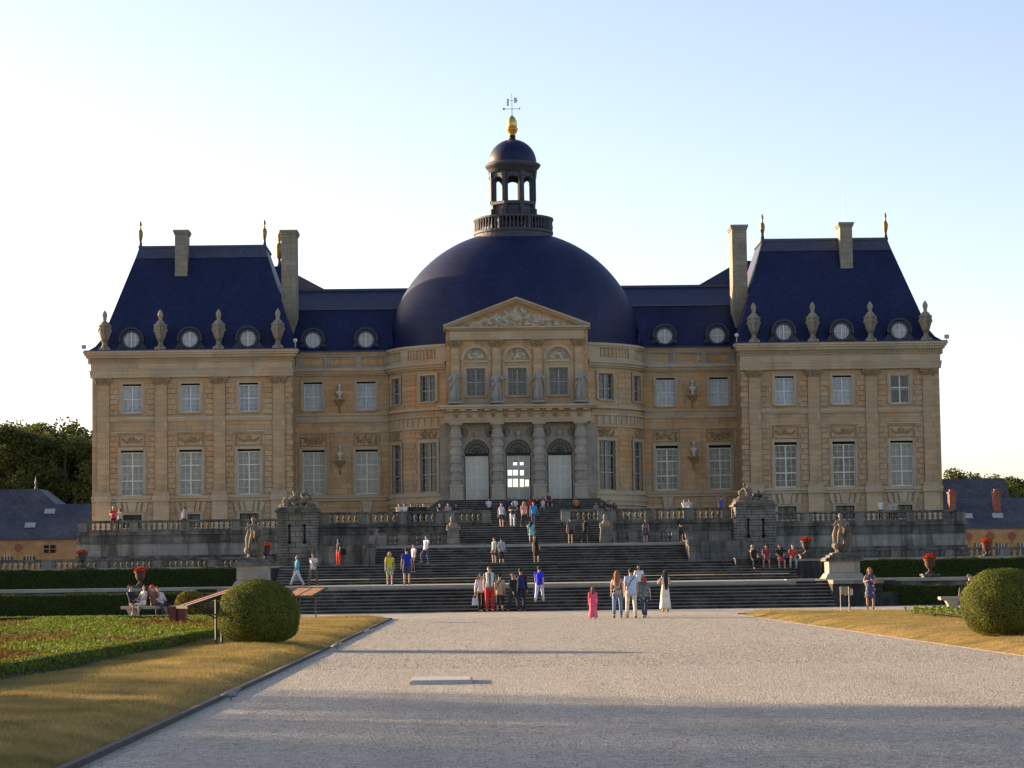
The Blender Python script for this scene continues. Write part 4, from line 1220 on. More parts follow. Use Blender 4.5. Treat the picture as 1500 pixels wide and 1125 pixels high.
m = MB(); m.lathe([(1.7, 34.85), (2.02, 34.86), (2.02, 35.2), (2.1, 35.22), (2.3, 35.45), (2.33, 35.6), (2.1, 35.72), (1.9, 35.75)], 40, LT)
m.build('lantern_cornice', 'lantern', lan, True)
m = MB(); pr = [(2.02, 35.7)] + [(2.0 * math.cos(math.radians(k)), 35.75 + 2.0 * math.sin(math.radians(k))) for k in range(0, 82, 6)] + [(.3, 37.75), (.26, 38.0), (.32, 38.05), (.2, 38.15)]
m.lathe(pr, 36, LT); m.build('cupola', 'slate', lan, True)
m = MB(); m.lathe([(.15, 38.1), (.22, 38.2), (.2, 38.3), (.4, 38.55), (.44, 38.75), (.5, 38.8), (.5, 38.88), (.4, 38.9), (.43, 39.2), (.38, 39.55), (.22, 39.85), (.04, 40.0)], 20, (0, DC, -.2))
m.build('gilt_acorn', 'gold', lan, True)
m = MB(); m.tube([(0, DC, 39.7), (0, DC, 41.6)], [.045, .02], 6)
m.tube([(-.62, DC, 40.35), (.62, DC, 40.35)], .022, 6); m.tube([(0, DC - .6, 40.4), (0, DC + .6, 40.4)], .022, 6)
m.ball((-.66, DC, 40.35), (.1, .04, .09)); m.ball((.66, DC, 40.37), (.04, .04, .13))
m.build('weathervane', 'iron', lan)
m = MB(); m.box(.2, .42, DC - .012, DC + .012, 40.85, 41.3); m.box(.42, .5, DC - .012, DC + .012, 41.0, 41.12)
for z in (40.7, 40.9, 41.1): m.ball((-.32, DC, z), (.1, .02, .12), 6, 4)
m.tube([(-.3, DC, 41.05), (.3, DC, 41.05)], .02, 5)
m.build('vane_flag', 'plastic', lan)  # whitish glint of the flag put into its pale colour

# --- busts on brackets, vases on the cornice
bust0 = None
for sg, zb, lab in ((-1, 11.1, 'white bust on lower bracket between windows left of the rotunda'), (-1, 16.1, 'white bust on upper bracket between windows left of the rotunda'),
                    (1, 11.1, 'white bust on lower bracket between windows right of the rotunda'), (1, 16.1, 'white bust on upper bracket between windows right of the rotunda')):
    if bust0 is None:
        bust0 = thing('bust', lab, 'bust', (0, 0, 0), 0, 'white busts on the chateau wall')
        m = MB(); m.lathe([(.17, 0), (.17, .07), (.1, .12), (.09, .25)], 12); m.build('foot', 'bust', bust0, True, Vector((0, 0, 0)))
        m = MB(); m.ball((0, 0, .52), (.33, .17, .17), 14, 9); m.ball((0, 0, .38), (.2, .15, .2), 12, 8); m.tube([(0, 0, .65), (0, -.01, .9)], [.13, .09], 10); m.ball((0, -.02, 1.02), (.145, .17, .19), 12, 9); m.ball((0, -.19, 1.0), (.03, .04, .05), 6, 4)
        m.ball((0, .05, 1.1), (.16, .16, .14), 10, 6)
        m.build('figure', 'bust', bust0, True, Vector((0, 0, 0)))
        b = bust0
    else: b = dup(bust0, (0, 0, 0), 0, lab)
    b.location = (sg * 14.36, 3.72, zb)
vase0 = None
LABS = {-4: 'tall stone vase at outermost corner of the left wing cornice, gold lit', -3: 'tall stone vase on left wing cornice, between the two outer round dormers',
        -2: 'tall stone vase on left wing cornice, between the two inner round dormers', -1: 'tall stone vase on left wing cornice beside the tall chimney',
        1: 'tall stone vase on right wing cornice beside the tall chimney', 2: 'tall stone vase on right wing cornice, between the two inner round dormers',
        3: 'tall stone vase on right wing cornice, between the two outer round dormers', 4: 'tall stone vase at outermost corner of the right wing cornice'}
for k in (-4, -3, -2, -1, 1, 2, 3, 4):
    x = PX[abs(k) - 1] * (1 if k > 0 else -1)
    if abs(k) == 4: x *= .995
    if vase0 is None:
        vase0 = thing('stone_vase', LABS[k], 'vase', (0, 0, 0), 0, 'stone vases along the wing cornices')
        m = MB(); m.box(-.42, .42, -.42, .42, 0, .2); m.lathe([(.36, .2), (.3, .3), (.2, .42), (.18, .62), (.26, .72)], 16); m.build('foot', 'vase', vase0, False, Vector((0, 0, 0)))
        m = MB(); m.lathe([(.22, .7), (.34, .95), (.46, 1.35), (.5, 1.7), (.5, 1.85), (.45, 1.9)], 18)
        for i in range(12):
            a = 2 * PI * i / 12; m.ball((.47 * math.cos(a), .47 * math.sin(a), 1.55 + .12 * (i % 2)), (.1, .1, .12), 6, 4)
        m.build('body', 'vase', vase0, True, Vector((0, 0, 0)))
        m = MB(); m.lathe([(.54, 1.88), (.54, 1.98), (.4, 2.08), (.3, 2.25), (.16, 2.35), (.13, 2.45), (.19, 2.5), (.14, 2.56), (.2, 2.68), (.22, 2.85), (.15, 3.05), (.03, 3.22)], 16); m.build('lid', 'vase', vase0, True, Vector((0, 0, 0)))
        v = vase0
    else: v = dup(vase0, (0, 0, 0), 0, LABS[k])
    v.location = (x, -.46, 19.86)
# ------------------------------------------------------------------ ground, terraces, stairs
T1, T2, L3, L4 = 1.18, 2.26, 3.5, 4.7
m = MB(); m.add([(-3000, -400, -.02), (3000, -400, -.02), (3000, 4000, -.02), (-3000, 4000, -.02)], [(0, 1, 2, 3)]); struct('ground', m, 'field')
m = MB(); m.add([(-6.42, -186.5, 0), (6.35, -186.5, 0), (6.35, -101, 0), (60, -101, 0), (60, -78, 0), (-60, -78, 0), (-60, -101, 0), (-6.42, -101, 0)], [(0, 1, 2, 7), (2, 3, 4, 5, 6, 7)])
m.add([(-60, -215, 0), (60, -215, 0), (60, -186.5, 0), (-60, -186.5, 0)], [(0, 1, 2, 3)])
struct('gravel_path', m, 'gravel')
LZ = .12
def lawn(sg):
    """lawn sheet beside the path: a gentle swell, finely divided"""
    m = MB(); nx, ny = 30, 60
    xs = [6.42 + .001 + 54 * (i / nx) ** 1.9 for i in range(nx + 1)]; ys = [-186.3 + 85.2 * j / ny for j in range(ny + 1)]
    q = random.Random(3)
    vs = []
    for x in xs:
        for y in ys:
            e = min(1, (x - 6.42) / .5, (-101.1 - y) / 1.2 + .02)
            bulge = .035 * math.sin(min(1, (x - 6.42) / 3.2) * PI) + .02 * math.sin(x * 2.3 + y * .7)
            vs.append((sg * x, y, LZ * max(.05, e) * 1. + bulge * max(0, e)))
    fs = [(i * (ny + 1) + j, (i + 1) * (ny + 1) + j, (i + 1) * (ny + 1) + j + 1, i * (ny + 1) + j + 1) for i in range(nx) for j in range(ny)]
    m.add(vs, fs if sg > 0 else [f[::-1] for f in fs])
    return struct('lawn', m, 'lawn', smooth=True)
lawn(-1); lawn(1)
def lawn_z(x, y):
    x = np.abs(x); e = np.clip(np.minimum((x - 6.42) / .5, (-101.1 - y) / 1.2 + .02), .05, 1)
    return LZ * e + (.035 * np.sin(np.clip((x - 6.42) / 3.2, 0, 1) * PI) + .02 * np.sin(x * 2.3 + y * .7)) * e
m = MB(); m.box(-6.46, -6.38, -186, -101.05, -.01, .055); m.box(-30, -6.47, -101.1, -101.0, -.01, .05); struct('lawn_kerb', m, 'kerb')
m = MB(); m.box(6.37, 6.42, -186, -101.05, -.01, .015); m.box(6.42, 40, -101.1, -101.0, -.01, .05); o = struct('lawn_kerb', m, 'edge')
# terraces
m = MB(); m.add([(-400, -78, T1), (400, -78, T1), (400, -50, T1), (-400, -50, T1)], [(0, 1, 2, 3)]); struct('lower_terrace', m, 'landing')
m = MB(); m.add([(-400, -55.8, T2), (400, -55.8, T2), (400, 900, T2), (-400, 900, T2)], [(0, 1, 2, 3)]); struct('middle_terrace', m, 'landing')
m = MB(); m.box(-32, 32, -17.6, 26, 2.2, TZ); m.box(-13.8, 13.8, -29.6, -17.6, 2.2, TZ); struct('upper_terrace', m, 'landing')
m = MB(); m.box(-11, 11, -83.0, -78, .05, T1 - .001); m.box(-9.4, 9.4, -44, -40, 2.2, L3 - .002); m.box(-4.9, 4.9, -38.2, -29.6, 2.2, L4 - .002); struct('stair_landings', m, 'landing')

def stairs(label, x0, x1, yf, z0, z1, n, run, cheeks=False, group='flights of the garden staircase'):
    t = thing('stone_staircase', label, 'staircase', ((x0 + x1) / 2, yf, z0), 0, group)
    h = (z1 - z0) / n
    for i in range(n):
        y = yf + run * i; q = random.Random(i * 7 + n)
        m = MB(); m.box(x0, x1, y, yf + run * n + .3, z0 + h * i - (.1 if i == 0 else .0), z0 + h * (i + 1) - .05)
        m.mi = 1
        nseg = max(3, int((x1 - x0) / 2.2)); xs = sorted([x0 - .02] + [x0 + (x1 - x0) * (k + q.uniform(-.3, .3)) / nseg for k in range(1, nseg)] + [x1 + .02])
        for k in range(nseg):
            d = q.uniform(-.012, .012); e = q.uniform(0, .012)
            m.box(xs[k] + .004, xs[k + 1] - .004, y - .035 + d, y + run + .06 if i < n - 1 else y + run + .3, z0 + h * (i + 1) - .05, z0 + h * (i + 1) - e)
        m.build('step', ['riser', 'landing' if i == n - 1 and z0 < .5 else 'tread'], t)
    return t
stairs('lowest and widest flight of dark stone steps rising from the gravel', -11, 12.4, -85.2, 0, T1, 8, .32)
stairs('second flight of dark stone steps, behind the first pale landing', -14.2, 14.2, -59.6, T1, T2, 7, .42)
stairs('third flight of dark stone steps between the balustraded ramps', -9.4, 9.4, -46.2, T2, L3, 8, .36)
stairs('upper narrow flight of stone steps leading to the gap in the balustrade', -4.6, 4.6, -40.9, L3, L4, 8, .36)
stairs('three short steps in the gap of the upper balustrade', -2.3, 2.3, -31.0, L4, TZ, 3, .42)
# steps to the doors, three-sided
t = thing('stone_staircase', 'dark three-sided flight of steps below the three arched doors', 'staircase', (0, -9.5, TZ), 0, 'flights of the garden staircase')
n = 15; h = (7.5 - TZ) / n
for i in range(n):
    y = -4.3 - .36 * (n - 1 - i) - .6; hw = 6.3 + .2 * (n - 1 - i)
    m = MB(); m.box(-hw, hw, y, -2.2 - i * .01, TZ + h * i - .02, TZ + h * (i + 1) - .04); m.mi = 1; m.box(-hw - .03, hw + .03, y - .03, -2.15 - i * .01, TZ + h * (i + 1) - .04, TZ + h * (i + 1))
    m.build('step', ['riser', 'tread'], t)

# walls
def wallthing(name, label, boxes, mat='wallstone', caps=(), cat='wall', group=None, capmat='wallstone', panels=()):
    b = boxes[0]; t = thing(name, label, cat, ((b[0] + b[1]) / 2, (b[2] + b[3]) / 2, b[4]), 0, group)
    m = MB(); [m.box(*q) for q in panels]; m.mi = 1; [m.box(*q) for q in boxes]; m.build('masonry', ['wallpanel', mat], t)
    for c in caps: m = MB(); [m.box(*q) for q in ([c] if not isinstance(c[0], tuple) else c)]; m.build('coping', capmat, t)
    return t
for sg, sd in ((-1, 'left'), (1, 'right')):
    def X(a, b): return min(sg * a, sg * b), max(sg * a, sg * b)
    b = lambda a, c, *r: (*X(a, c), *r)
    wallthing('retaining_wall', f'low retaining wall with pale coping behind the front {sd} hedge', [b(11.2, 60, -78.0, -77.4, 0, T1 - .12)], caps=[b(11.2, 60, -78.1, -77.3, T1 - .12, T1 + .03)], capmat='landing')
    wallthing('retaining_wall', f'retaining wall of the middle terrace behind the rear {sd} hedge', [b(14.2, 60, -56.2, -55.7, T1, T2 - .1)], caps=[b(14.2, 60, -56.3, -55.6, T2 - .1, T2 + .03)], capmat='landing')
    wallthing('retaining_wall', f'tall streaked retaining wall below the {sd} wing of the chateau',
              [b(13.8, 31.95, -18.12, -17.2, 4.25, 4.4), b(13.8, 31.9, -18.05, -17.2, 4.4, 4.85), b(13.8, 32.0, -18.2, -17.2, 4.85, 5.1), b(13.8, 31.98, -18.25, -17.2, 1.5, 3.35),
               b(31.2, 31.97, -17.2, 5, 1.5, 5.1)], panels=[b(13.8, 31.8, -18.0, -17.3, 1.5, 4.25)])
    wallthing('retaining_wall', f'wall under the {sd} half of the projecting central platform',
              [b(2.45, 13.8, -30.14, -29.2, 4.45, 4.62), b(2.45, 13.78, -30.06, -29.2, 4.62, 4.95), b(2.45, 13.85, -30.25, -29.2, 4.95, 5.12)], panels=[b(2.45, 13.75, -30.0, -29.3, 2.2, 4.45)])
    # rusticated pier
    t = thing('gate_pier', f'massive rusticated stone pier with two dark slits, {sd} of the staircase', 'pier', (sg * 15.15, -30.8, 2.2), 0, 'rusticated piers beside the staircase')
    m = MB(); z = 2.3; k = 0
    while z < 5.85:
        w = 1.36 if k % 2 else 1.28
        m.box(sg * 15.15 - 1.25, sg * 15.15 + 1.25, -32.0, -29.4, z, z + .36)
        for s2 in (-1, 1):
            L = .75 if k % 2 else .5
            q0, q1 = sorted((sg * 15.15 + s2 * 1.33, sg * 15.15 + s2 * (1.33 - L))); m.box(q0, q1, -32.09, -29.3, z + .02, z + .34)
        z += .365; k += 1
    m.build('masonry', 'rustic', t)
    m = MB(); m.box(sg * 15.15 - 1.45, sg * 15.15 + 1.45, -32.2, -29.2, 5.93, 6.1); m.box(sg * 15.15 - 1.3, sg * 15.15 + 1.3, -32.05, -29.35, 6.1, 6.25); m.build('cornice', 'wallstone', t)
    m = MB(); m.box(sg * 15.15 - 1.5, sg * 15.15 + 1.5, -32.25, -29.2, 1.9, 2.75); m.build('plinth', 'wallstone', t)
    for s2 in (-1, 1):
        m = MB(); x = sg * 15.15 + s2 * .5; m.box(x - .07, x + .07, -32.03, -31.9, 3.95, 5.1); m.box(x - .11, x + .11, -32.03, -31.9, 3.85, 4.05); m.box(x - .11, x + .11, -32.03, -31.9, 5.0, 5.15); m.build('slit', 'dark', t)
    # flank blocks that end the second flight, and cheeks of the first
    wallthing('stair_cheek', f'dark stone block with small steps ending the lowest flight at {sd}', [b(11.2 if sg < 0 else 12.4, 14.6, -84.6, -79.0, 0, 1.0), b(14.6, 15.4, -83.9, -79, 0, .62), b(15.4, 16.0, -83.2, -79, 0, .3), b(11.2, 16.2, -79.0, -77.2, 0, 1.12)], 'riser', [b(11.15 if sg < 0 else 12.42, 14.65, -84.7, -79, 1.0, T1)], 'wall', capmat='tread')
    wallthing('stair_cheek', f'weathered wall beside the third flight under the {sd} ramp', [b(9.4, 10.0, -46.3, -39, 2.2, 3.6), b(10.0, 13.8, -38.5, -30.2, 2.2, 3.6)], 'wallstone', [], 'wall')
    # sloping balustrade beside the third flight
    t = thing('balustrade', f'short sloping balustrade going down beside the third flight at {sd}', 'balustrade', (sg * 9.7, -46, T2), 0, 'stone balustrades')
    m = MB()
    m.prism([(-46.4, 2.75), (-42.6, 4.0), (-42.6, 4.2), (-46.4, 2.95)], 0, .4)
    m.v = [(sg * 9.7 + (y - .2), x, z) for x, y, z in m.v]; m.build('rail', 'wallstone', t)
    for k in range(7):
        q = MB(); y = -46.1 + k * .55; zb = 2.26 if k < 1 else 2.2 + .33 * (y + 46.2) + .0
        q.lathe([(.13, 0), (.08, .1), (.15, .3), (.08, .52), (.13, .62)], 8, (sg * 9.7, y, 2.3 + .33 * (y + 46.4))); q.build('baluster', 'wallstone', t, True)
    for y, z in ((-46.7, T2), (-42.3, L3)):
        q = MB(); q.box(sg * 9.7 - .3, sg * 9.7 + .3, y - .3, y + .3, z - .1, z + .95); q.box(sg * 9.7 - .36, sg * 9.7 + .36, y - .36, y + .36, z + .95, z + 1.05); q.build('post', 'wallstone', t)

# balustrades with real balusters
BAL = None
def balustrade(label, x0, x1, y, z, h=.82, bays=3, posts=True, mat='balstone'):
    global BAL
    t = thing('balustrade', label, 'balustrade', ((x0 + x1) / 2, y, z), 0, 'stone balustrades')
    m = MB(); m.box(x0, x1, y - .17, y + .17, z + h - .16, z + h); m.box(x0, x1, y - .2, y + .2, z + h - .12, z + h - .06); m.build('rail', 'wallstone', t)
    m = MB(); m.box(x0, x1, y - .18, y + .18, z, z + .12); m.build('base_course', 'wallstone', t)
    pw = .62; L = (x1 - x0 - pw) / bays
    for i in range(bays + 1):
        xc = x0 + pw / 2 + L * i
        q = MB(); q.box(xc - pw / 2, xc + pw / 2, y - .21, y + .21, z + .001, z + h - .161); q.box(xc - pw / 2 + .1, xc + pw / 2 - .1, y - .235, y + .2, z + .2, z + h - .25)
        q.build('post', mat, t)
        if i == bays: break
        nb = max(3, int((L - pw) / .34))
        for k in range(nb):
            x = xc + pw / 2 + (L - pw) * (k + .5) / nb
            if BAL is None:
                q = MB(); q.box(-.1, .1, -.1, .1, 0, .06); q.lathe([(.07, .06), (.05, .1), (.12, .22), (.115, .3), (.05, .44), (.06, .5)], 8); q.box(-.1, .1, -.1, .1, .5, .545)
                BAL = q.build('baluster', mat, t, False, Vector((0, 0, 0))); o = BAL
            else: o = BAL.copy(); COL.objects.link(o); o.parent = t
            o.location = Vector((x, y, z + .12)) - Vector(t.location); o.scale = (1, 1, (h - .28) / .545)
    return t
for sg, sd in ((-1, 'left'), (1, 'right')):
    X = lambda a, b: tuple(sorted((sg * a, sg * b)))
    balustrade(f'upper balustrade on the terrace edge in front of the {sd} wing', *X(16.6, 31.9), -17.9, 5.1, .8, 4)
    balustrade(f'balustrade on top of the central platform, {sd} of the gap', *X(5.4, 13.75), -29.9, 5.12, .84, 3)
    balustrade(f'short upper balustrade bay right beside the gap, {sd} side', *X(2.35, 5.4), -30.2, 5.12, .84, 1)
    balustrade(f'balustrade halfway up the stairs below the {sd} central platform wall', *X(4.9, 9.6), -39.2, L3, .86, 3)
    balustrade(f'long lower balustrade running out {sd} behind the rear hedge', *X(16.7, 46), -33, 2.28, .76, 8)
    balustrade(f'side balustrade stub joining the {sd} pier to the platform', *X(13.75, 14.0), -29.9, 5.12, .84, 1) if False else None
wallthing('stone_ledge', 'low stone ledge on the terrace where people sit, left of the door steps', [(-9.6, -6.2, -22.3, -21.6, TZ, TZ + .6)], 'wallstone', [(-9.7, -6.1, -22.35, -21.55, TZ + .6, TZ + .68)], 'ledge')
wallthing('stone_ledge', 'low stone ledge on the terrace beside the door steps at right', [(5.6, 7.4, -12.3, -11.6, TZ, TZ + .8)], 'wallstone', [(5.5, 7.5, -12.35, -11.55, TZ + .8, TZ + .9)], 'ledge')
wallthing('stone_ledge', 'low stone ledge on the terrace in front of the steps, near the left herm', [(-5.6, -3.6, -22.3, -21.6, TZ, TZ + .6)], 'wallstone', [(-5.7, -3.5, -22.35, -21.55, TZ + .6, TZ + .68)], 'ledge')

# ------------------------------------------------------------------ planting
def sphere_bush(label, x, y, r, z):
    t = thing('topiary_ball', label, 'topiary', (x, y, z), 0, 'clipped box balls on the lawns')
    m = MB(); h = r * 1.62
    m.lathe([(r * .93 * (1 - abs(zz) ** (2.0 if zz > 0 else 2.9)) ** (1 / (2.0 if zz > 0 else 2.9)) + .001, r * .8 + zz * r * .78 * .95) for zz in (-.98, -.9, -.7, -.4, 0, .4, .7, .9, .98)], 32); m.build('inner_growth', 'core', t, True, Vector((0, 0, 0)))
    n = 36000
    d = NR.normal(size=(n, 3)); d /= np.linalg.norm(d, axis=1)[:, None]
    wob = .022 * np.sin(d[:, 0] * 7 + d[:, 2] * 4 + x) + .02 * np.sin(d[:, 1] * 9 - d[:, 2] * 6) + .014 * np.sin(d[:, 0] * 17 + d[:, 1] * 13)
    rr = r * (.985 + wob + NR.normal(0, .016, n))
    zz = NR.uniform(-.985, 1, n) ; zz = np.sign(zz) * np.abs(zz) ** .9; ang = NR.uniform(0, 2 * PI, n); pw = np.where(zz > 0, 2.0, 2.9); rad = (1 - np.abs(zz) ** pw) ** (1 / pw)
    d = np.stack([np.cos(ang) * rad, np.sin(ang) * rad, zz], 1)
    wob = .02 * np.sin(d[:, 0] * 7 + d[:, 2] * 4 + x) + .016 * np.sin(d[:, 1] * 9 - d[:, 2] * 6) + .010 * np.sin(d[:, 0] * 17 + d[:, 1] * 13); rr = r * (.985 + wob + NR.normal(0, .016, n) + (NR.random(n) > .985) * NR.uniform(0, .06, n))
    P = d * rr[:, None]; P[:, 2] = P[:, 2] * .80 + r * .8
    low = P[:, 2] < .02; P[low, 2] = NR.uniform(.02, .25, low.sum())
    Nn = d * np.array([1, 1, 1.1]); Nn /= np.linalg.norm(Nn, axis=1)[:, None]; quads('foliage', P, .017, 'box', t, loc=Vector((0, 0, 0)), N=Nn)
    q = MB(); q.tube([(0, 0, -.1), (0, 0, r * .4)], [.09, .06], 8); q.build('trunk', 'bark', t, True, Vector((0, 0, 0)))
    return t
sphere_bush('round clipped box ball on the left lawn beside the display stand, mostly in shade', xat(380, -138.9, 900), -138.9, .86, LZ + .02)
sphere_bush('round clipped box ball on the right lawn, left half sunlit', xat(1471, -140.6, 890), -140.6, .875, LZ + .02)

def hedge(label, x0, x1, y0, y1, z0, z1, n, mat='hedge', sz=.05):
    t = thing('clipped_hedge', label, 'hedge', ((x0 + x1) / 2, (y0 + y1) / 2, z0), 0, 'clipped hedges along the terraces')
    m = MB(); m.box(x0 + .03, x1 - .03, y0 + .03, y1 - .03, z0, z1 - .03); m.build('inner_growth', 'core', t)
    k = NR.random(n); P = np.empty((n, 3))
    P[:, 0] = NR.uniform(x0, x1, n); P[:, 1] = NR.uniform(y0, y1, n); P[:, 2] = NR.uniform(z0, z1, n)
    f = k < .62; P[f, 1] = y0 + NR.normal(0, .02, f.sum()); g = (k >= .62) & (k < .93); P[g, 2] = z1 + NR.normal(0, .03, g.sum()) + .03 * np.sin(P[g, 0] * 1.7) + .025 * np.sin(P[g, 0] * 5.1)
    e = k >= .93; P[e, 0] = np.where(NR.random(e.sum()) < .5, x0, x1) + NR.normal(0, .02, e.sum())
    Nn = np.zeros((n, 3)); Nn[f, 1] = -1; Nn[g, 2] = 1; Nn[e, 0] = np.where(P[e, 0] < (x0 + x1) / 2, -1, 1); quads('foliage', P, sz, mat, t, N=Nn)
    return t
hedge('low clipped hedge along the front left, bottom one beside the gravel', -36, -14.75, -80.6, -79.4, 0, .93, 26000)
hedge('low clipped hedge along the front right, bottom one beside the gravel', 14.75, 34, -83.4, -82.2, 0, .86, 26000)
hedge('long clipped hedge at left on the lower terrace, below the long balustrade', -38, -15.6, -58.6, -57.2, T1, T2 - .08, 24000)
hedge('long clipped hedge at right on the lower terrace, below the long balustrade', 15.6, 38, -60.5, -59.2, T1, T2 - .12, 24000)
hedge('small clipped hedge piece at left, between plinth and lowest flight', -14.2, -13.0, -80.4, -79.2, 0, .8, 2500) if False else None

# small sunlit bush behind the display stand
t = thing('sunlit_bush', 'small sunlit yellow-green bush beside the bench at left', 'bush', (xat(279, -86.5, 880), -86.5, 0))
m = MB(); m.lathe([(.35, 0), (.45, .3), (.38, .6), (.12, .85)], 16); m.build('inner_growth', 'core', t, True, Vector((0, 0, 0)))
n = 5000; d = NR.normal(size=(n, 3)); d /= np.linalg.norm(d, axis=1)[:, None]; P = d * np.array([.62, .55, .55]) * NR.uniform(.85, 1.1, (n, 1)); P[:, 2] += .5; P = P[P[:, 2] > .02]
quads('foliage', P, .05, 'sunlitleaf', t, loc=Vector((0, 0, 0)))

# parterre at left: box edging, arabesques and bronze fill
def ribbon(pts, w, h, per):
    out = []
    for (a, b) in zip(pts[:-1], pts[1:]):
        a, b = np.array(a), np.array(b); L = np.linalg.norm(b - a); k = int(L * per)
        s = NR.random((k, 1)); nrm = np.array([-(b - a)[1], (b - a)[0]]) / max(L, 1e-6)
        c = a + (b - a) * s; q = NR.uniform(-1, 1, (k, 1)); c = c + nrm * q * w
        z = h * (NR.random(k) ** .5) * (1 - .35 * np.abs(q[:, 0]) ** 3)
        out.append(np.column_stack([c, z + LZ]))
    return np.concatenate(out)
def edging(label, pts, w, h, per, mat, sz, name='box_edging', core=True):
    t = thing(name, label, 'low hedge', (pts[0][0], pts[0][1], LZ))
    m = MB()
    for (a, b) in zip(pts[:-1], pts[1:]):
        d = Vector((b[0] - a[0], b[1] - a[1], 0)).normalized() * 0; nn = Vector((-(b[1] - a[1]), b[0] - a[0], 0)).normalized() * w * .85
        A_, B_ = Vector((*a, LZ)), Vector((*b, LZ))
        m.add([A_ - nn, A_ + nn, B_ + nn, B_ - nn] + [q + Vector((0, 0, h * .88)) for q in (A_ - nn * .8, A_ + nn * .8, B_ + nn * .8, B_ - nn * .8)], [(4, 7, 6, 5), (0, 1, 5, 4), (2, 3, 7, 6), (1, 2, 6, 5), (3, 0, 4, 7)])
    m.build('inner_growth', 'core', t)
    quads('foliage', ribbon(pts, w, h, per), sz, mat, t)
    return t
edging('low box edging along the near right side of the left parterre bed', [(-10.6, -168), (-10.05, -155), (-9.75, -144), (-9.55, -133), (-10.2, -118), (-11.6, -110)], .2, .26, 900, 'parterre', .03)
edging('low box edging along the far side of the left parterre bed', [(-11.6, -110), (-16, -108.6), (-24, -108), (-34, -108)], .3, .26, 500, 'parterre', .045)
m = MB(); m.add([(-36, -170, LZ + .11), (-10.7, -170, LZ + .11), (-9.75, -144, LZ + .11), (-9.7, -133, LZ + .11), (-10.3, -118, LZ + .11), (-12, -109.5, LZ + .11), (-36, -107.5, LZ + .11)], [(0, 1, 2, 3, 4, 5, 6)])
m.v = [(x, y, z - .02) for x, y, z in m.v]
struct('parterre_soil', m, 'soil')
def infield(x, y):
    lim = np.interp(y, [-170, -155, -144, -133, -118, -109], [-10.9, -10.4, -10.1, -9.95, -10.7, -12.6])
    return x < lim
n = 150000; P = np.column_stack([NR.uniform(-34, -9.8, n), NR.uniform(-165, -108.5, n), np.zeros(n)]); P = P[infield(P[:, 0], P[:, 1])]
w = np.sin(P[:, 0] * 1.1 + 2.2 * np.sin(P[:, 1] * .22)) + np.sin(P[:, 1] * .42 + 1.6 * np.sin(P[:, 0] * .55))
P[:, 2] = LZ + .1 + NR.random(len(P)) * .2 * np.clip(w * .6 + .5, .1, 1.1)
g = w > .0
a = quads('parterre_planting', P[g], .04, 'parterre'); a['kind'] = 'stuff'
a = quads('bronze_planting', P[~g & (NR.random(len(P)) < .75)], .055, 'redleaf'); a['kind'] = 'stuff'
n = 9000; P = np.column_stack([NR.uniform(10.6, 22, n), NR.uniform(-125, -112, n), LZ + .05 + .22 * NR.random(n)])
a = quads('parterre_planting', P[(np.sin(P[:, 0] * .8) + np.sin(P[:, 1] * .5)) > -.4], .06, 'parterre'); a['kind'] = 'stuff'
m = MB(); m.add([(10.1, -131, LZ + .09), (30, -131, LZ + .09), (30, -110, LZ + .09), (11, -110, LZ + .09)], [(0, 1, 2, 3)]); struct('parterre_soil', m, 'soil')

# grass on the lawns near the camera
def turf(sg, n, x0, x1, y0, y1, h, bias):
    y = y0 + (y1 - y0) * NR.random(n) ** bias; x = x0 + (x1 - x0) * NR.random(n)
    P = np.column_stack([sg * x, y, lawn_z(x, y) - .004])
    if sg < 0: P = P[~infield(P[:, 0] - .35, P[:, 1])]
    o = blades('lawn_grass', P, h, 'blade', None, .0035); o['kind'] = 'stuff'
turf(-1, 190000, 6.5, 11.5, -172, -128, .05, 1.7)
turf(-1, 110000, 6.5, 11, -150, -101.5, .065, 1)
turf(1, 90000, 6.45, 12, -152, -101.5, .05, 1)

# loose stones of the gravel, nearer ones built one by one
def pebbles(n, y0, y1, bias, s0, s1):
    y = y0 + (y1 - y0) * NR.random(n) ** bias; x = NR.uniform(-6.36, 6.33, n)
    vis = np.abs(x + 3.1 - (y + 190) * .0143) < (y + 190) * .225; x, y = x[vis], y[vis]; n = len(x)
    s = NR.uniform(s0, s1, n); a = NR.uniform(0, 2 * PI, n)
    V = np.zeros((n, 4, 3))
    for k in range(3):
        V[:, k, 0] = x + s * np.cos(a + k * 2.1 + NR.uniform(-.3, .3, n)) * NR.uniform(.7, 1.4, n); V[:, k, 1] = y + s * np.sin(a + k * 2.1) * NR.uniform(.7, 1.4, n); V[:, k, 2] = -.002
    V[:, 3, 0] = x + s * NR.uniform(-.3, .3, n); V[:, 3, 1] = y + s * NR.uniform(-.3, .3, n); V[:, 3, 2] = s * NR.uniform(.25, .6, n)
    me = bpy.data.meshes.new('gravel_stones'); me.vertices.add(4 * n); me.vertices.foreach_set('co', V.astype(np.float32).ravel())
    F3 = np.array([[0, 1, 3], [1, 2, 3], [2, 0, 3]], dtype=np.int32); I = (np.arange(n, dtype=np.int32)[:, None, None] * 4 + F3[None]).ravel()
    me.loops.add(9 * n); me.loops.foreach_set('vertex_index', I); me.polygons.add(3 * n); me.polygons.foreach_set('loop_start', np.arange(0, 9 * n, 3, dtype=np.int32))
    me.materials.append(M['pebble']); me.update(calc_edges=True)
    o = bpy.data.objects.new('gravel_stones', me); COL.objects.link(o); o['kind'] = 'stuff'
pebbles(90000, -174, -140, 1.5, .007, .016)
pebbles(50000, -150, -101, 1.2, .012, .024)

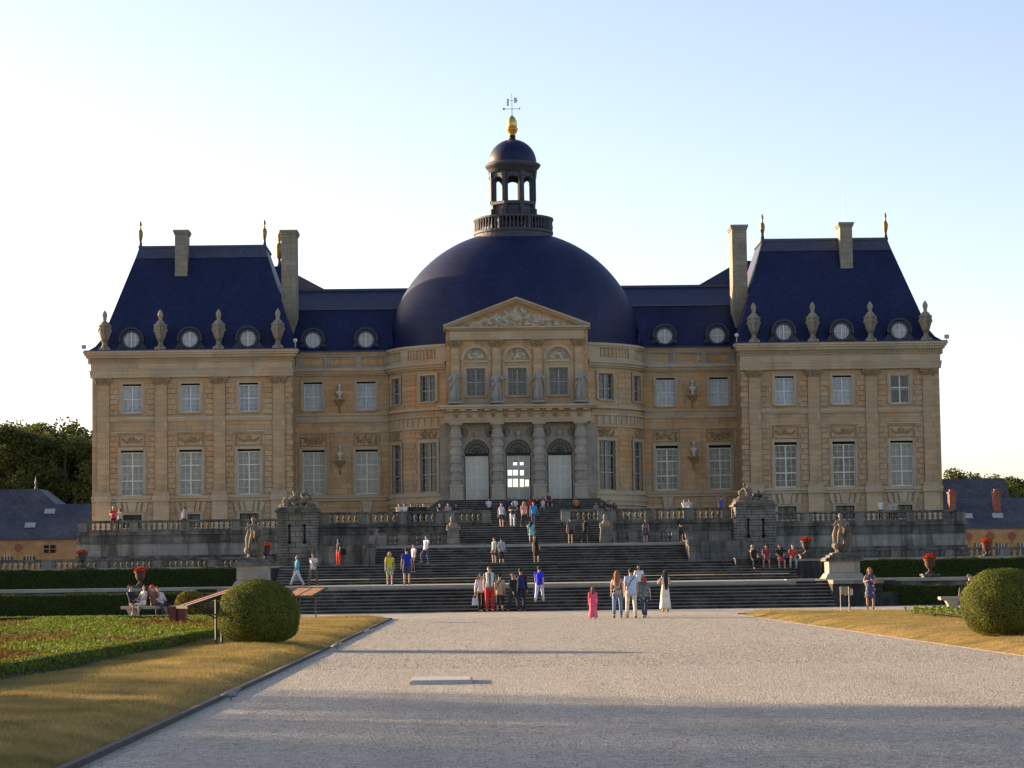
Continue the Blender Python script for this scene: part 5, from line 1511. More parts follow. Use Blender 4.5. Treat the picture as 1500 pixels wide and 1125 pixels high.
# urns with red flowers
def urn(label, x, y, z, h, mat, ped=None):
    t = thing('flower_urn', label, 'urn', (x, y, z), 0, 'urns of red geraniums')
    s = h / 1.0; m = MB()
    m.box(-.2 * s, .2 * s, -.2 * s, .2 * s, 0, .08 * s); m.lathe([(.16 * s, .08 * s), (.09 * s, .16 * s), (.08 * s, .24 * s), (.18 * s, .32 * s), (.27 * s, .48 * s), (.26 * s, .62 * s), (.33 * s, .72 * s), (.34 * s, .76 * s), (.28 * s, .77 * s)], 18)
    m.build('bowl', mat, t, True, Vector((0, 0, 0)))
    if ped:
        m = MB(); m.box(-.36, .36, -.36, .36, -ped, -.08); m.box(-.42, .42, -.42, .42, -.08, 0); m.build('plinth', 'wallstone', t, False, Vector((0, 0, 0)))
    n = 700; d = NR.normal(size=(n, 3)); d /= np.linalg.norm(d, axis=1)[:, None]
    P = d * np.array([.33, .33, .17]) * s * NR.uniform(.5, 1, (n, 1)); P[:, 2] = np.abs(P[:, 2]) + .78 * s
    quads('leaves', P * np.array([.95, .95, .93]), .045 * s, 'box', t, loc=Vector((0, 0, 0)))
    P = d[:260] * np.array([.33, .33, .22]) * s; P[:, 2] = np.abs(P[:, 2]) + .79 * s
    quads('blossom', P, .05 * s, 'flower', t, loc=Vector((0, 0, 0)))
urn('dark urn of red geraniums beside the left statue pedestal, sunlit flowers', -15.1, -55.9, 2.62, .95, 'castiron', .35)
urn('dark urn of red geraniums between the seated people and the right statue', 15.2, -55.9, 2.55, .95, 'castiron', .3)
urn('terracotta urn of red geraniums on the low wall behind the left bench', -19.1, -77.0, T1 + .15, .85, 'terracotta', .12)
urn('terracotta urn of red geraniums on the low wall between the right hedges', 18.15, -77.0, T1 + .2, .9, 'terracotta', .17)
urn('dark urn of red geraniums in front of the lower balustrade at far left', -26.3, -50, T2 + .18, .95, 'castiron', .15)
urn('dark urn of red geraniums in front of the outbuilding at far right', 26.6, -50, T2 + .1, 1.0, 'terracotta', .1)

# ------------------------------------------------------------------ statues
def figure_mesh(pose, drape, mat, name, parent, scale=1., disp=.012, extra=None):
    J = joints(pose, 1.75); me = body_mesh(J, False, name); me.materials.append(M[mat])
    me.polygons.foreach_set('material_index', [0] * len(me.polygons))
    o = bpy.data.objects.new(name, me); COL.objects.link(o); o.parent = parent; o.scale = (scale,) * 3
    m = MB(); P, W, C, N = J['pelvis'], J['waist'], J['chest'], J['neck']
    hv = J['hv']
    m.ball(hv(.02, .13), (.1, .115, .11), 10, 7)
    q = random.Random(len(name) + int(pose.get('seed', 1)))
    if drape:
        n = 22
        rings = [(N, .08, .075), (C.lerp(N, .6), .19, .13), (C, .19, .15), (W, .175, .145), (P, .2, .17), (P + Vector((0, -.02, -.3)), .22, .2), (P + Vector((0, -.03, -.6)), .235, .22), (Vector((0, P.y - .02, .03)), .27, .25)]
        v0 = len(m.v); ring_loft(m, rings, n)
        for j in range(2, len(rings)):
            for i in range(n):
                x, y, z = m.v[v0 + j * n + i]; c = rings[j][0]; k = 1 + .085 * math.sin(i * 2 * PI / n * 7 + j * .8) + .03 * math.sin(i * 3 + j)
                m.v[v0 + j * n + i] = (c[0] + (x - c[0]) * k, c[1] + (y - c[1]) * k, z)
        for s, sd in ((-1, 'L'), (1, 'R')): m.tube([J['sh' + sd], J['sh' + sd].lerp(J['el' + sd], .5), J['el' + sd]], [.085, .085, .08], 9)
        m.tube([J['shR'] + Vector((0, -.1, 0)), W + Vector((0, -.17, .05)), J['hipL'] + Vector((-.13, -.1, 0)), Vector((-.3, 0, P.z - .35))], [.06, .075, .07, .04], 8)
        m.tube([J['shL'] + Vector((0, .1, .03)), C + Vector((-.05, .19, -.1)), Vector((-.2, .22, P.z - .3)), Vector((-.26, .2, .05))], [.08, .12, .12, .1], 8)
    if extra: extra(m, J)
    m.box(-.36, .36, -.3, .34, -.1, .02)
    d = m.build('drapery' if drape else 'support', mat, parent, True, Vector((0, 0, 0))); d.scale = (scale,) * 3
    return J
ST = [(-4.92, 'draped pale statue, leftmost of four on the portico cornice, arm raised', dict(armL=(10, 30, 60), armR=(60, 30, 80), inR=20, legL=(10, 14), seed=1)),
      (-1.63, 'draped pale statue on the portico cornice, between left and middle upper windows', dict(armR=(20, 25, 70), armL=(0, 14, 30), legR=(10, 16), seed=2)),
      (1.63, 'draped pale statue on the portico cornice, between middle and right upper windows', dict(armL=(40, 20, 85), inL=30, armR=(10, 30, 40), legL=(12, 14), lean=5, seed=3)),
      (4.95, 'draped pale statue, rightmost of four on the portico cornice', dict(armL=(20, 15, 80), inL=30, armR=(-10, 40, 30), legR=(14, 18), seed=4))]
for x, lab, ps in ST:
    t = thing('draped_statue', lab, 'statue', (x, FY - .95, 15.2), (.15 if x < 0 else -.15), 'statues on the portico cornice')
    figure_mesh(ps, True, 'statue', 'figure', t, 1.42)
def rocks(m, J, seed=1):
    q = random.Random(seed)
    for i in range(9): m.ball((q.uniform(-.3, .3), q.uniform(-.1, .3), q.uniform(.0, .35)), (q.uniform(.1, .2),) * 3, 8, 6)
def group_(m, J):
    q = random.Random(4)
    m.tube([(.22, .2, 0), (.25, .2, .5), (.2, .16, 1.0), (.3, .1, 1.35)], [.16, .15, .11, .06], 9)     # trunk behind
    m.tube([(.05, .1, .1), (.3, -.02, .35), (.34, -.1, .75), (.2, -.16, .95)], [.2, .19, .15, .1], 9)   # the beast
    m.ball((.16, -.22, 1.02), (.13, .16, .14), 9, 7)
    for i in range(14): m.ball((.2 + q.uniform(-.13, .13), -.12 + q.uniform(-.1, .12), 1.0 + q.uniform(-.16, .14)), q.uniform(.05, .09), 6, 5)
    m.tube([(-.2, .12, 1.2), (-.26, .2, .8), (-.22, .2, .3), (-.1, .2, 0)], [.06, .12, .12, .1], 8)
    rocks(m, J)
for sg, sd, zz in ((-1, 'left', 2.62), (1, 'right', 2.46)):
    x = -14.25 if sg < 0 else 14.75; y = -72.0
    t = thing('statue_pedestal', 'weathered stone pedestal ' + ('at left behind the topiary ball' if sg < 0 else 'at right with its left face brightly sunlit'), 'pedestal', (x, y, T1), 0, 'pedestals of the stair statues')
    m = MB(); m.frustum((x - 1.0, x + 1.0, y - 1.0, y + 1.0), T1 - .02, (x - .82, x + .82, y - .82, y + .82), T1 + .28); m.box(x - .76, x + .76, y - .76, y + .76, T1 + .28, zz - .4); m.build('block', 'greystone', t)
    m = MB(); m.box(x - .92, x + .92, y - .92, y + .92, zz - .4, zz - .28); m.box(x - .86, x + .86, y - .86, y + .86, zz - .28, zz - .22); m.box(x - .7, x + .7, y - .7, y + .7, zz - .22, zz - .1); m.box(x - .55, x + .55, y - .55, y + .55, zz - .1, zz); m.build('cap', 'wallstone', t)
    t = thing('stone_statue', f'weathered statue group of a struggling man on the {sd} pedestal', 'statue', (x, y, zz), 0, 'statues on the stair pedestals')
    figure_mesh(dict(legL=(16, 30), legR=(-10, 8), armL=(30, 30, 60), armR=(35, 20, 75), inR=25, lean=14 if sg > 0 else 4, head=12, spread=8, seed=6), False, 'oldstatue', 'figure', t, 1.13, extra=group_)
# herms at the head of the third flight
for sg, sd in ((-1, 'left'), (1, 'right')):
    x, y = sg * 4.75, -41.4
    t = thing('herm', f'small herm figure on a tapering shaft at the {sd} of the upper flight', 'statue', (x, y, L3), 0, 'herms beside the upper flight')
    m = MB(); m.frustum((x - .5, x + .5, y - .4, y + .4), L3 - 1.2, (x - .45, x + .45, y - .38, y + .38), L3 + .0); m.frustum((x - .42, x + .42, y - .36, y + .36), L3, (x - .34, x + .34, y - .3, y + .3), L3 + .95); m.build('shaft', 'wallstone', t)
    m = MB(); m.ball((x, y, L3 + 1.15), (.33, .24, .32), 10, 7); m.ball((x - .05, y - .03, L3 + 1.62), (.15, .16, .2), 10, 7); m.tube([(x - .3, y, L3 + 1.25), (x - .36, y - .1, L3 + 1.0), (x - .1, y - .25, L3 + 1.0)], [.09, .08, .06], 8); m.tube([(x + .3, y, L3 + 1.25), (x + .38, y - .05, L3 + .98), (x + .2, y - .2, L3 + .9)], [.09, .08, .06], 8); m.tube([(x, y, L3 + 1.35), (x - .03, y, L3 + 1.5)], .1, 8)
    m.build('figure', 'oldstatue', t, True)
# reclining groups on the piers
for sg, sd in ((-1, 'left'), (1, 'right')):
    x = sg * 15.15 - .05; z = 6.25
    t = thing('reclining_sculpture', f'dark reclining sculpture group on top of the {sd} rusticated pier', 'sculpture', (x, -30.8, z), 0, 'sculptures on the rusticated piers')
    J = joints(dict(sit=.35, legL=(70, 40), legR=(55, 30), armL=(20, 60, 50), armR=(60, 45, 60), lean=-24, spread=14), 1.75)
    me = body_mesh(J, False, 'figure'); me.materials.append(M['oldstatue']); me.polygons.foreach_set('material_index', [0] * len(me.polygons))
    o = bpy.data.objects.new('figure', me); COL.objects.link(o); o.parent = t; o.rotation_euler = (0, 0, sg * -1.1 + (PI if False else 0)); o.location = (-.25 * sg, .1, 0); o.scale = (1.1,) * 3
    q = random.Random(8 + sg); m = MB()
    m.box(-1.2, 1.2, -.9, .9, 0, .1)
    for i in range(46):
        xx = q.uniform(-1.05, 1.05); hh = .75 * (1 - abs(xx + .2 * -sg) * .6); m.ball((xx, q.uniform(-.6, .5), q.uniform(.05, max(.12, hh))), (q.uniform(.1, .26), q.uniform(.1, .2), q.uniform(.08, .2)), 7, 5)
    for s in (-1, 1): m.tube([(.75 * s, -.3, .2), (.6 * s, -.45, .5), (.85 * s, -.4, .72)], [.14, .1, .05], 8)
    m.ball((.85 * -sg, -.35, .62), (.13, .14, .16), 8, 6)
    m.tube([(-.2, .3, .3), (-.1, .25, .8), (-.3, .2, 1.15)], [.2, .16, .05], 8)
    m.build('rockwork', 'oldstatue', t, True, Vector((0, 0, 0)))

# ------------------------------------------------------------------ outbuildings
def commons(sg, lab):
    X0, X1 = 31, 120; Y = 60
    t = thing('outbuilding', lab, 'outbuilding', (sg * 60, Y, T2))
    k = 1.0
    ez, rz = (6.15, 9.85) if sg < 0 else (6.0, 9.2)
    xe = 42.0 if sg < 0 else 44.
    q0, q1 = sorted((sg * xe, sg * X1))
    m = MB(); m.box(q0, q1, Y, Y + 9, T2, ez - .15); m.build('wall', 'commonwall', t)
    m = MB(); m.box(q0 - .2, q1 + .2, Y - .3, Y + 9.3, ez - .15, ez); m.build('eaves', 'lead', t)
    m = MB(); m.add([(q0 - .2, Y - .35, ez), (q1, Y - .35, ez), (q1, Y + 4.5, rz), (q0 - .2 + (0 if sg > 0 else 0), Y + 4.5, rz), (q0 - .2, Y + 9.3, ez), (q1, Y + 9.3, ez)], [(0, 1, 2, 3), (3, 2, 5, 4), (0, 3, 4), (1, 5, 2)])
    rf = m.build('roof', 'slate_far', t)
    # higher pavilion roof behind
    h0, h1, hz = (50.0, 70.0, 11.6) if sg < 0 else (43.0, 53.6, 11.4)
    a, b = sorted((sg * h0, sg * h1)); m = MB()
    if sg < 0: m.frustum((a, b + 3.0, Y + 4.7, Y + 15), rz - 1, (a + 2, b - .3, Y + 7, Y + 12), hz)
    else: m.frustum((a, b + .2, Y + 4.7, Y + 15), rz - 1, (a + .2, b, Y + 7, Y + 12), hz)
    m.build('pavilion_roof', 'slate_far', t)
    # arches and red roundels
    if sg < 0: arcs = [-63.0 + .0 + 2.62 * 0 - i * 2.35 for i in range(-6, 12)]; arcs = [-50.0 - 2.3 * i for i in range(22)]
    else: arcs = [46.9 + 2.28 * i for i in range(24)]
    for i, x in enumerate(arcs):
        m = MB(); n = 10; r = .92
        P = [(x - r * math.cos(PI * k / n), ez - 1.75 + .8 * math.sin(PI * k / n)) for k in range(n + 1)]
        m.add([(x - r, Y - .06, T2)] + [(p[0], Y - .06, p[1]) for p in P] + [(x + r, Y - .06, T2)], [tuple(range(n + 3))])
        for k in range(n):
            (xa, za), (xb, zb) = P[k], P[k + 1]; s = 1.18
            o_ = [(x + (xx - x) * s, ez - 1.75 + (zz - ez + 1.75) * s) for xx, zz in (P[k], P[k + 1])]
            m.add([(xa, Y - .12, za), (xb, Y - .12, zb), (o_[1][0], Y - .12, o_[1][1]), (o_[0][0], Y - .12, o_[0][1])], [(0, 1, 2, 3)])
        ar = m.build('arch', 'commonstone', t)
        m = MB(); m.box(x - .62, x + .62, Y - .1, Y - .07, T2 + 1.2, ez - 1.65 if sg > 0 else ez - 1.85); m.mi = 1
        for xx in (-.3, 0, .3): m.box(x + xx - .03, x + xx + .03, Y - .13, Y - .1, T2 + 1.2, ez - 1.65)
        m.build('window', ['pane_dark', 'whitepaint'], t)
        m = MB(); m.lathe([(.42, 0), (.42, .1), (.02, .12)], 18); m.v = [(a_ + x + sg * 1.15, Y - .02 - c_, b_ + ez - .95) for a_, b_, c_ in m.v]; m.build('roundel', 'brickred', t)
    if sg < 0:
        m = MB(); m.box(-48.5, -47.3, Y - .1, Y - .02, ez - 1.5, ez - .7); m.mi = 1; m.box(-47.95, -47.85, Y - .14, Y - .1, ez - 1.5, ez - .7); m.box(-48.5, -47.3, Y - .13, Y - .1, ez - 1.14, ez - 1.07); m.build('window', ['dark', 'commonstone'], t)
    for x in ((-56.2,) if sg < 0 else (xat(1394, 62.7, 725), xat(1459, 62.7, 715))):
        m = MB(); zc = rz + (.35 if sg < 0 else .45)
        m.box(x - .34, x + .34, Y + 2.2, Y + 3.2, ez + 1.7, zc); m.box(x - .41, x + .41, Y + 2.1, Y + 3.3, zc, zc + .2); m.box(x - .24, x + .24, Y + 2.4, Y + 3.0, zc + .2, zc + .45); m.build('chimney', 'brickred', rf)
    for x in ((-54.0, -48.5, -50.2) if sg < 0 else (48.3, 51.5)):
        m = MB(); k = .35 if x != -48.5 else .75; yy = Y - .35 + 4.85 * k; zz = ez + (rz - ez) * k
        m.add([(x - .55, yy - .28, zz - .12), (x + .55, yy - .28, zz - .12), (x + .55, yy + .35, zz + .42), (x - .55, yy + .35, zz + .42), (x - .55, yy + .1, zz - .1), (x + .55, yy + .1, zz - .1)], [(0, 1, 2, 3), (0, 3, 4), (1, 5, 2)])
        m.build('skylight', 'zinc', rf)
    if sg < 0:
        for x in (-51.0,):
            m = MB(); m.lathe([(.2, 0), (.1, .4), (.16, .7), (.02, 1.5)], 8, (x, Y + 9, hz)); m.build('finial', 'lead', rf)
commons(-1, 'long low ochre outbuilding with slate roof and red roundels, left of the chateau')
commons(1, 'long low ochre outbuilding with two brick chimneys, right of the chateau')

# ------------------------------------------------------------------ trees
def tree_mesh(seed, h, rw, n, leaf):
    q = random.Random(seed); g = np.random.default_rng(seed)
    tr = MB(); base = h * .22
    tr.tube([(0, 0, 0), (q.uniform(-.2, .2), 0, base), (q.uniform(-.5, .5), q.uniform(-.4, .4), h * .6), (0, 0, h * .9)], [h * .026, h * .02, h * .012, .03], 8)
    cl = []
    nc = int(30 + rw * 2.5)
    for i in range(nc):
        a = q.uniform(0, 2 * PI); z = q.uniform(.2, 1.0); prof = math.sin(PI * min(1, (z - .08) / .95)) ** .6
        r = rw * prof * q.uniform(.35, 1.0); c = (r * math.cos(a), r * math.sin(a), h * z * .97)
        cl.append((c, rw * q.uniform(.16, .34)))
        if i % 3 == 0: tr.tube([(0, 0, h * z * .6), (c[0] * .5, c[1] * .5, h * z * .8), c], [h * .009, h * .006, .02], 6)
    P = []; per = n // nc
    for c, r in cl:
        d = g.normal(size=(per, 3)); d /= np.linalg.norm(d, axis=1)[:, None]
        P.append(np.array(c) + d * r * (g.random((per, 1)) ** .45) * np.array([1.15, 1.15, .85]))
    return tr, np.concatenate(P)
TREES = []
for s, (h, rw, n, leaf) in enumerate(((17, 5.6, 15000, .2), (20, 5.2, 15000, .2), (15, 6.2, 15000, .2))):
    tr, P = tree_mesh(21 + s, h, rw, n, leaf)
    t = thing('broadleaf_tree', '', 'tree', (0, 0, -50))
    tr.build('trunk', 'bark', t, True, Vector((0, 0, 0))); quads('crown', P, leaf, 'leaf', t, loc=Vector((0, 0, 0)))
    TREES.append([t, h, False]); KIDS[t.name] = kids(t)
def plant(k, x, y, z, h, rz, label, group, wide=1.):
    T = TREES[k]; s = h / T[1]
    if not T[2]: T[2] = True; o = T[0]
    else: o = copy_tree(T[0])
    o.location = (x, y, z); o.rotation_euler = (0, 0, rz); o.scale = (s * wide, s * wide, s); o['label'] = label; o['group'] = group
q = random.Random(17)
i = 0
for px, y, top in ((-40, 96, 612), (18, 90, 618), (62, 100, 632), (96, 92, 628), (132, 98, 640), (165, 104, 645), (-85, 100, 606), (40, 120, 615), (110, 122, 625), (5, 118, 622), (80, 108, 655), (-10, 104, 660)):
    d = y + 190; h = 1.5 + (845 - (top - 9.5)) * d / 3500 - T2
    plant(i % 3, xat(px, y, 650), y, T2, h, q.uniform(0, 6), 'dark broadleaf tree in the dense wood behind the left outbuilding', 'trees behind the left outbuilding', 1.15); i += 1
for px, y, top in ((1404, 190, 682), (1440, 220, 697), (1468, 200, 700), (1500, 195, 698), (1535, 205, 690), (1365, 210, 700), (1420, 240, 700), (1485, 240, 703), (1455, 190, 712), (1520, 230, 700)):
    d = y + 190; h = 1.5 + (845 - (top + 9)) * d / 3500 - T2
    plant(i % 3, xat(px, y, 700), y, T2, h, q.uniform(0, 6), 'distant dark tree on the skyline behind the right outbuilding', 'trees behind the right outbuilding', 1.25); i += 1
# the bosquet at the left of the gardens, whose evening shade falls over the foreground
for j, (x, y, h) in enumerate(BOSQUET):
    plant(i % 3, x, y, 0, h, q.uniform(0, 6), 'tall broadleaf tree of the grove left of the gardens', 'trees of the grove left of the gardens', 1.2); i += 1

# ------------------------------------------------------------------ furniture of the garden
def lectern(label, x, y, z, rz, w, d, hh, tilt, mat):
    t = thing('display_lectern', label, 'display stand', (x, y, z), rz, 'slanted display stands on the left lawn')
    m = MB(); c, s = math.cos(tilt), math.sin(tilt)
    f = lambda u, v, n: (u, v * c - n * s, hh + v * s + n * c)
    def slab(u0, u1, v0, v1, n0, n1, mb): mb.add([f(a, b, cc) for cc in (n0, n1) for a, b in ((u0, v0), (u1, v0), (u1, v1), (u0, v1))], [(3, 2, 1, 0), (4, 5, 6, 7), (0, 1, 5, 4), (1, 2, 6, 5), (2, 3, 7, 6), (3, 0, 4, 7)])
    slab(-w / 2, w / 2, -d / 2, d / 2, 0, .03, m); m.build('board', 'wood', t, False, Vector((0, 0, 0)))
    m = MB(); slab(-w / 2 + .05, w / 2 - .05, -d / 2 + .05, d / 2 - .05, .031, .037, m); m.build('printed_panel', mat, t, False, Vector((0, 0, 0)))
    m = MB()
    for u0, u1, v0, v1 in ((-w / 2 - .03, w / 2 + .03, -d / 2 - .03, -d / 2), (-w / 2 - .03, w / 2 + .03, d / 2, d / 2 + .03), (-w / 2 - .03, -w / 2, -d / 2, d / 2), (w / 2, w / 2 + .03, -d / 2, d / 2), (-.02, .02, -d / 2, d / 2)): slab(u0, u1, v0, v1, -.02, .045, m)
    m.build('frame', 'iron', t, False, Vector((0, 0, 0)))
    for u in (-w * .28, w * .28):
        m = MB(); m.tube([(u, d * .18, -.05), (u, d * .18, hh + d * .18 * s)], .024, 6); m.tube([(u, d * .18, hh * .55), (u, -d * .3, hh - d * .3 * s)], .016, 6); m.build('leg', 'iron', t, False, Vector((0, 0, 0)))
    return t
lectern('orange-lit slanted display stand left of the topiary ball', -8.93, -138.4, LZ + .05, -1.05, .55, 1.25, .95, .28, 'wood')
lectern('yellow-lit slanted display stand behind the left topiary ball, facing away', -9.2, -106.5, .1, -.6, 1.25, .85, .95, .32, 'wood')
t = thing('info_sign', 'small white information sign on two thin legs on the right lawn', 'sign', (9.75, -105.5, LZ))
m = MB(); m.box(9.62, 9.88, -105.53, -105.5, .72, 1.0); m.build('panel', 'panelprint', t)
for x in (9.6, 9.9): m = MB(); m.tube([(x, -105.49, .05), (x, -105.49, 1.0)], .012, 6); m.build('leg', 'zinc', t)
nx = xat(1244, -99, 866)
t = thing('notice_box', 'small red and white box on a post beside the info sign', 'sign', (nx, -99.0, 0))
m = MB(); m.box(nx - .16, nx + .1, -99.1, -98.95, .62, .9); m.build('box', 'redpaint', t)
m = MB(); m.box(nx + .02, nx + .12, -99.115, -99.1, .64, .88); m.build('label_plate', 'slab', t)
m = MB(); m.tube([(nx, -99, -.02), (nx, -99, .62)], .03, 6); m.build('post', 'iron', t)
t = thing('litter_bin', 'dark red square litter bin on the lawn at left', 'bin', (-12.5, -115.2, LZ))
m = MB(); m.frustum((-12.75, -12.28, -115.42, -115.0), LZ - .02, (-12.78, -12.25, -115.45, -114.97), .68); m.build('body', 'redpaint', t)
m = MB(); m.box(-12.8, -12.23, -115.47, -114.95, .68, .73); m.build('rim', 'redpaint', t)
m = MB(); m.box(-12.54, -12.49, -115.48, -115.4, .1, .68); m.build('seam', 'dark', t)
for lab, x0, x1, y in (('long grey stone bench at left with four people on it', -18.3, -15.7, -88.2), ('pale stone bench at right, partly behind the topiary ball', 15.2, 17.9, -94.5)):
    t = thing('stone_bench', lab, 'bench', ((x0 + x1) / 2, y, 0), 0, 'stone benches facing the path')
    m = MB(); m.box(x0, x1, y - .3, y + .3, .38, .48); m.box(x0 + .03, x1 - .03, y - .27, y + .27, .35, .38); m.build('seat', 'landing', t)
    for x in (x0 + .5, x1 - .5): m = MB(); m.frustum((x - .3, x + .3, y - .24, y + .24), -.01, (x - .16, x + .16, y - .2, y + .2), .12); m.frustum((x - .16, x + .16, y - .2, y + .2), .12, (x - .28, x + .28, y - .24, y + .24), .35); m.build('leg', 'landing', t)
m = MB(); m.box(-4.12, -3.24, -156.0, -154.7, .0, .045); m.box(-4.10, -3.26, -155.98, -154.72, .045, .06)
tag(m.build('stone_slab', 'slab', None, False, None), 'pale rectangular stone slab lying on the gravel path', 'slab')
def pigeon(label, x, y, z, rz, dark):
    t = thing('pigeon', label, 'bird', (x, y, z), rz); t.scale = (.75,) * 3
    m = MB(); m.tube([(0, -.13, .1), (0, -.08, .11), (0, .0, .115), (0, .09, .1), (0, .17, .085)], [.02, .055, .068, .04, .014], 9); m.tube([(0, -.1, .13), (0, -.14, .18), (0, -.15, .205)], [.035, .024, .026], 8); m.tube([(0, -.165, .205), (0, -.2, .2)], [.012, .003], 6)
    m.build('body', 'feather' if dark else 'statue', t, True, Vector((0, 0, 0)))
    for s in (-1, 1): m = MB(); m.tube([(s * .025, 0, .06), (s * .025, -.01, 0)], .006, 5); m.build('leg', 'redpaint', t, False, Vector((0, 0, 0)))
pigeon('pale pigeon at the lawn edge, halfway along the path', -6.2, -138.5, 0, 1.2, False)
pigeon('pale pigeon at the lawn edge near the far end of the path', -6.15, -124.5, 0, 1.9, False)
pigeon('dark pigeon at the lawn edge nearest the camera', -6.25, -159.8, 0, 1.4, True)

# ------------------------------------------------------------------ people in place
def at(px, Y, py=850): return xat(px, Y, py)
def bag(label, p, c, s=(.14, .06, .16), cat='bag'):
    t = thing('bag', label, cat, p); m = MB()
    m.frustum((-s[0], s[0], -s[1], s[1]), -s[2] * 2 - .12, (-s[0] * .85, s[0] * .85, -s[1] * .6, s[1] * .6), -.12); m.build('pouch', cloth(c), t, False, Vector((0, 0, 0)))
    for y in (-.02, .02): m = MB(); m.tube([(-s[0] * .6, y, -.13), (-s[0] * .4, y, -.01), (0, y, .02), (s[0] * .4, y, -.01), (s[0] * .6, y, -.13)], .008, 5); m.build('handle', cloth(c), t, False, Vector((0, 0, 0)))
P_ = PI
A = person('woman in grey-white top, black trousers and sunglasses at left of the red-trousered man', (at(704, -85.9), -85.9, 0), .25, 1.68, WALK, True, 0, ('long', BR), ('long', (.55, .55, .57)), ('trousers', BK), extra=(('glasses', BK),))
bag('white bag carried by the woman in sunglasses', hand_pos(*A, 'L'), (.7, .72, .75))
person('man in red trousers and grey shirt with white sweater over his shoulders', (at(717, -86.2), -86.2, 0), .1, 1.95, dict(armL=(8, 10, 20), armR=(12, 12, 30)), False, 0, ('short', BR), ('short', (.16, .16, .17)), ('trousers', (.5, .02, .018)), extra=(('sweater', (.6, .6, .58)), ('glasses', BK)))
person('woman in beige tunic with diagonal bag strap, dark leggings, seen from behind', (at(732, -86), -86, 0), 2.9, 1.62, STAND, True, 0, ('bun', BK), ('short', (.40, .32, .25)), ('capri', (.02, .02, .035)), extra=(('strap', BK),), long=.8, loose=.02)
person('woman in black top with white paper in hand, beside the navy jacket', (at(752, -86.2), -86.2, 0), .7, 1.66, WALK2, True, 1, ('bun', RED), ('long', BK), ('trousers', (.025, .025, .04)))
person('person in navy jacket seen from behind, standing close to a black-topped woman', (at(763, -85.8), -85.8, 0), P_ - .2, 1.85, dict(legL=(6, 4)), False, 1, ('short', BK), ('long', BK), ('trousers', (.02, .022, .05)), extra=(('jacket', (.018, .022, .10)),))
b_ = person('woman in bright blue top and white trousers climbing the lowest steps', (at(790, -84.6), -84.6, .30), P_ - .3, 1.66, WALK, True, 0, ('short', DKB), ('short', (.012, .03, .72)), ('trousers', (.68, .68, .72)))
bag('blue bag carried by the woman in white trousers', hand_pos(*b_, 'R'), (.015, .03, .3))
person('small child in a long pink outfit walking alone on the gravel', (at(868, -105.8), -105.8, 0), P_, 1.13, WALK2, True, 0, ('bob', (.16, .07, .03)), ('long', (.72, .09, .2)), ('long_skirt', (.72, .09, .2)), loose=.02)
person('woman with long red-brown hair, patterned top and jeans, walking beside the blue-shirted man', (at(904, -104.6), -104.6, 0), P_ - .1, 1.68, WALK, True, 0, ('long', RED), ('tank', (.3, .27, .25)), ('trousers', (.13, .19, .33)), extra=(('print', (.05, .04, .06)),))
person('large man in pale blue shirt and beige trousers, seen from behind', (at(924, -105.3), -105.3, 0), P_ + .05, 1.76, WALK2, False, 0, ('short', BK), ('short', (.42, .50, .66)), ('trousers', (.58, .54, .45)), extra=(('strap', (.03, .03, .06)),), loose=.03, long=.5)
person('red-haired woman in teal print top and blue trousers, seen from behind', (at(943, -105), -105, 0), P_ + .2, 1.48, WALK, True, 0, ('bob', RED), ('short', (.10, .16, .18)), ('trousers', (.04, .05, .12)), extra=(('print', (.3, .3, .3)),), loose=.015)
person('woman with very long black hair and long cream skirt', (at(974, -92), -92, 0), P_ + .3, 1.66, dict(armL=(30, 20, 90), inL=30, armR=(30, 20, 90), inR=30), True, 1, ('verylong', BK), ('tank', (.6, .56, .48)), ('long_skirt', (.66, .62, .53)))
person('woman in dark jacket over a white top, descending the steps behind the blue-shirted man', (at(936, -84.2), -84.2, .44), 0, 1.5, CLIMB, True, 1, ('long', BK), ('short', (.65, .65, .68)), ('trousers', (.03, .03, .05)), extra=())
person('blonde woman in yellow-green top and pale shorts on the first landing', (at(571, -72), -72, T1), .15, 1.6, dict(legL=(6, 8), armL=(-4, 8, 10)), True, 0, ('long', BLOND), ('short', (.58, .52, .03)), ('shorts', (.36, .42, .30)))
person('man in deep blue T-shirt and blue shorts, seen from behind on the first landing', (at(596, -71.5), -71.5, T1), P_, 1.78, dict(legR=(8, 6), armR=(8, 12, 16)), False, 0, ('short', BK), ('short', (.012, .02, .30)), ('shorts', (.04, .06, .16)), loose=.01)
a_ = person('woman in turquoise top and white trousers striding with a grey bag', (at(435, -70, 860), -70, T1), -1.3, 1.56, dict(legL=(26, 6), legR=(-22, 8), armL=(-14, 8, 18), armR=(14, 8, 22)), True, 0, ('curly', (.22, .17, .12)), ('short', (.03, .42, .62)), ('trousers', (.64, .64, .68)))
bag('grey shoulder bag of the woman in turquoise', hand_pos(*a_, 'L'), (.3, .31, .34), (.18, .09, .14))
person('man in white shirt and brown trousers beside the woman in turquoise', (at(459, -70.5, 860), -70.5, T1), -.4, 1.66, WALK, False, 1, ('short', BK), ('short', (.62, .64, .68)), ('trousers', (.15, .11, .08)), extra=(('strap', (.03, .03, .04)),))
c_ = person('woman in black top and bright red trousers with a black backpack', (at(496, -57.0, 830), -57.0, T2), -1.0, 1.45, STAND, True, 1, ('long', BK), ('short', BK), ('trousers', (.62, .02, .015)))
bag('black backpack by the woman in red trousers', (at(503, -57.0, 815), -56.85, T2 + 1.05), BK, (.16, .1, .18), 'backpack')
person('dark-haired boy in white shirt and dark trousers at the head of the second flight', (at(606, -58.4, 830), -58.4, 1.8), -1.0, 1.55, STAND, False, 0, ('short', BK), ('short', (.68, .68, .72)), ('trousers', (.02, .025, .03)))
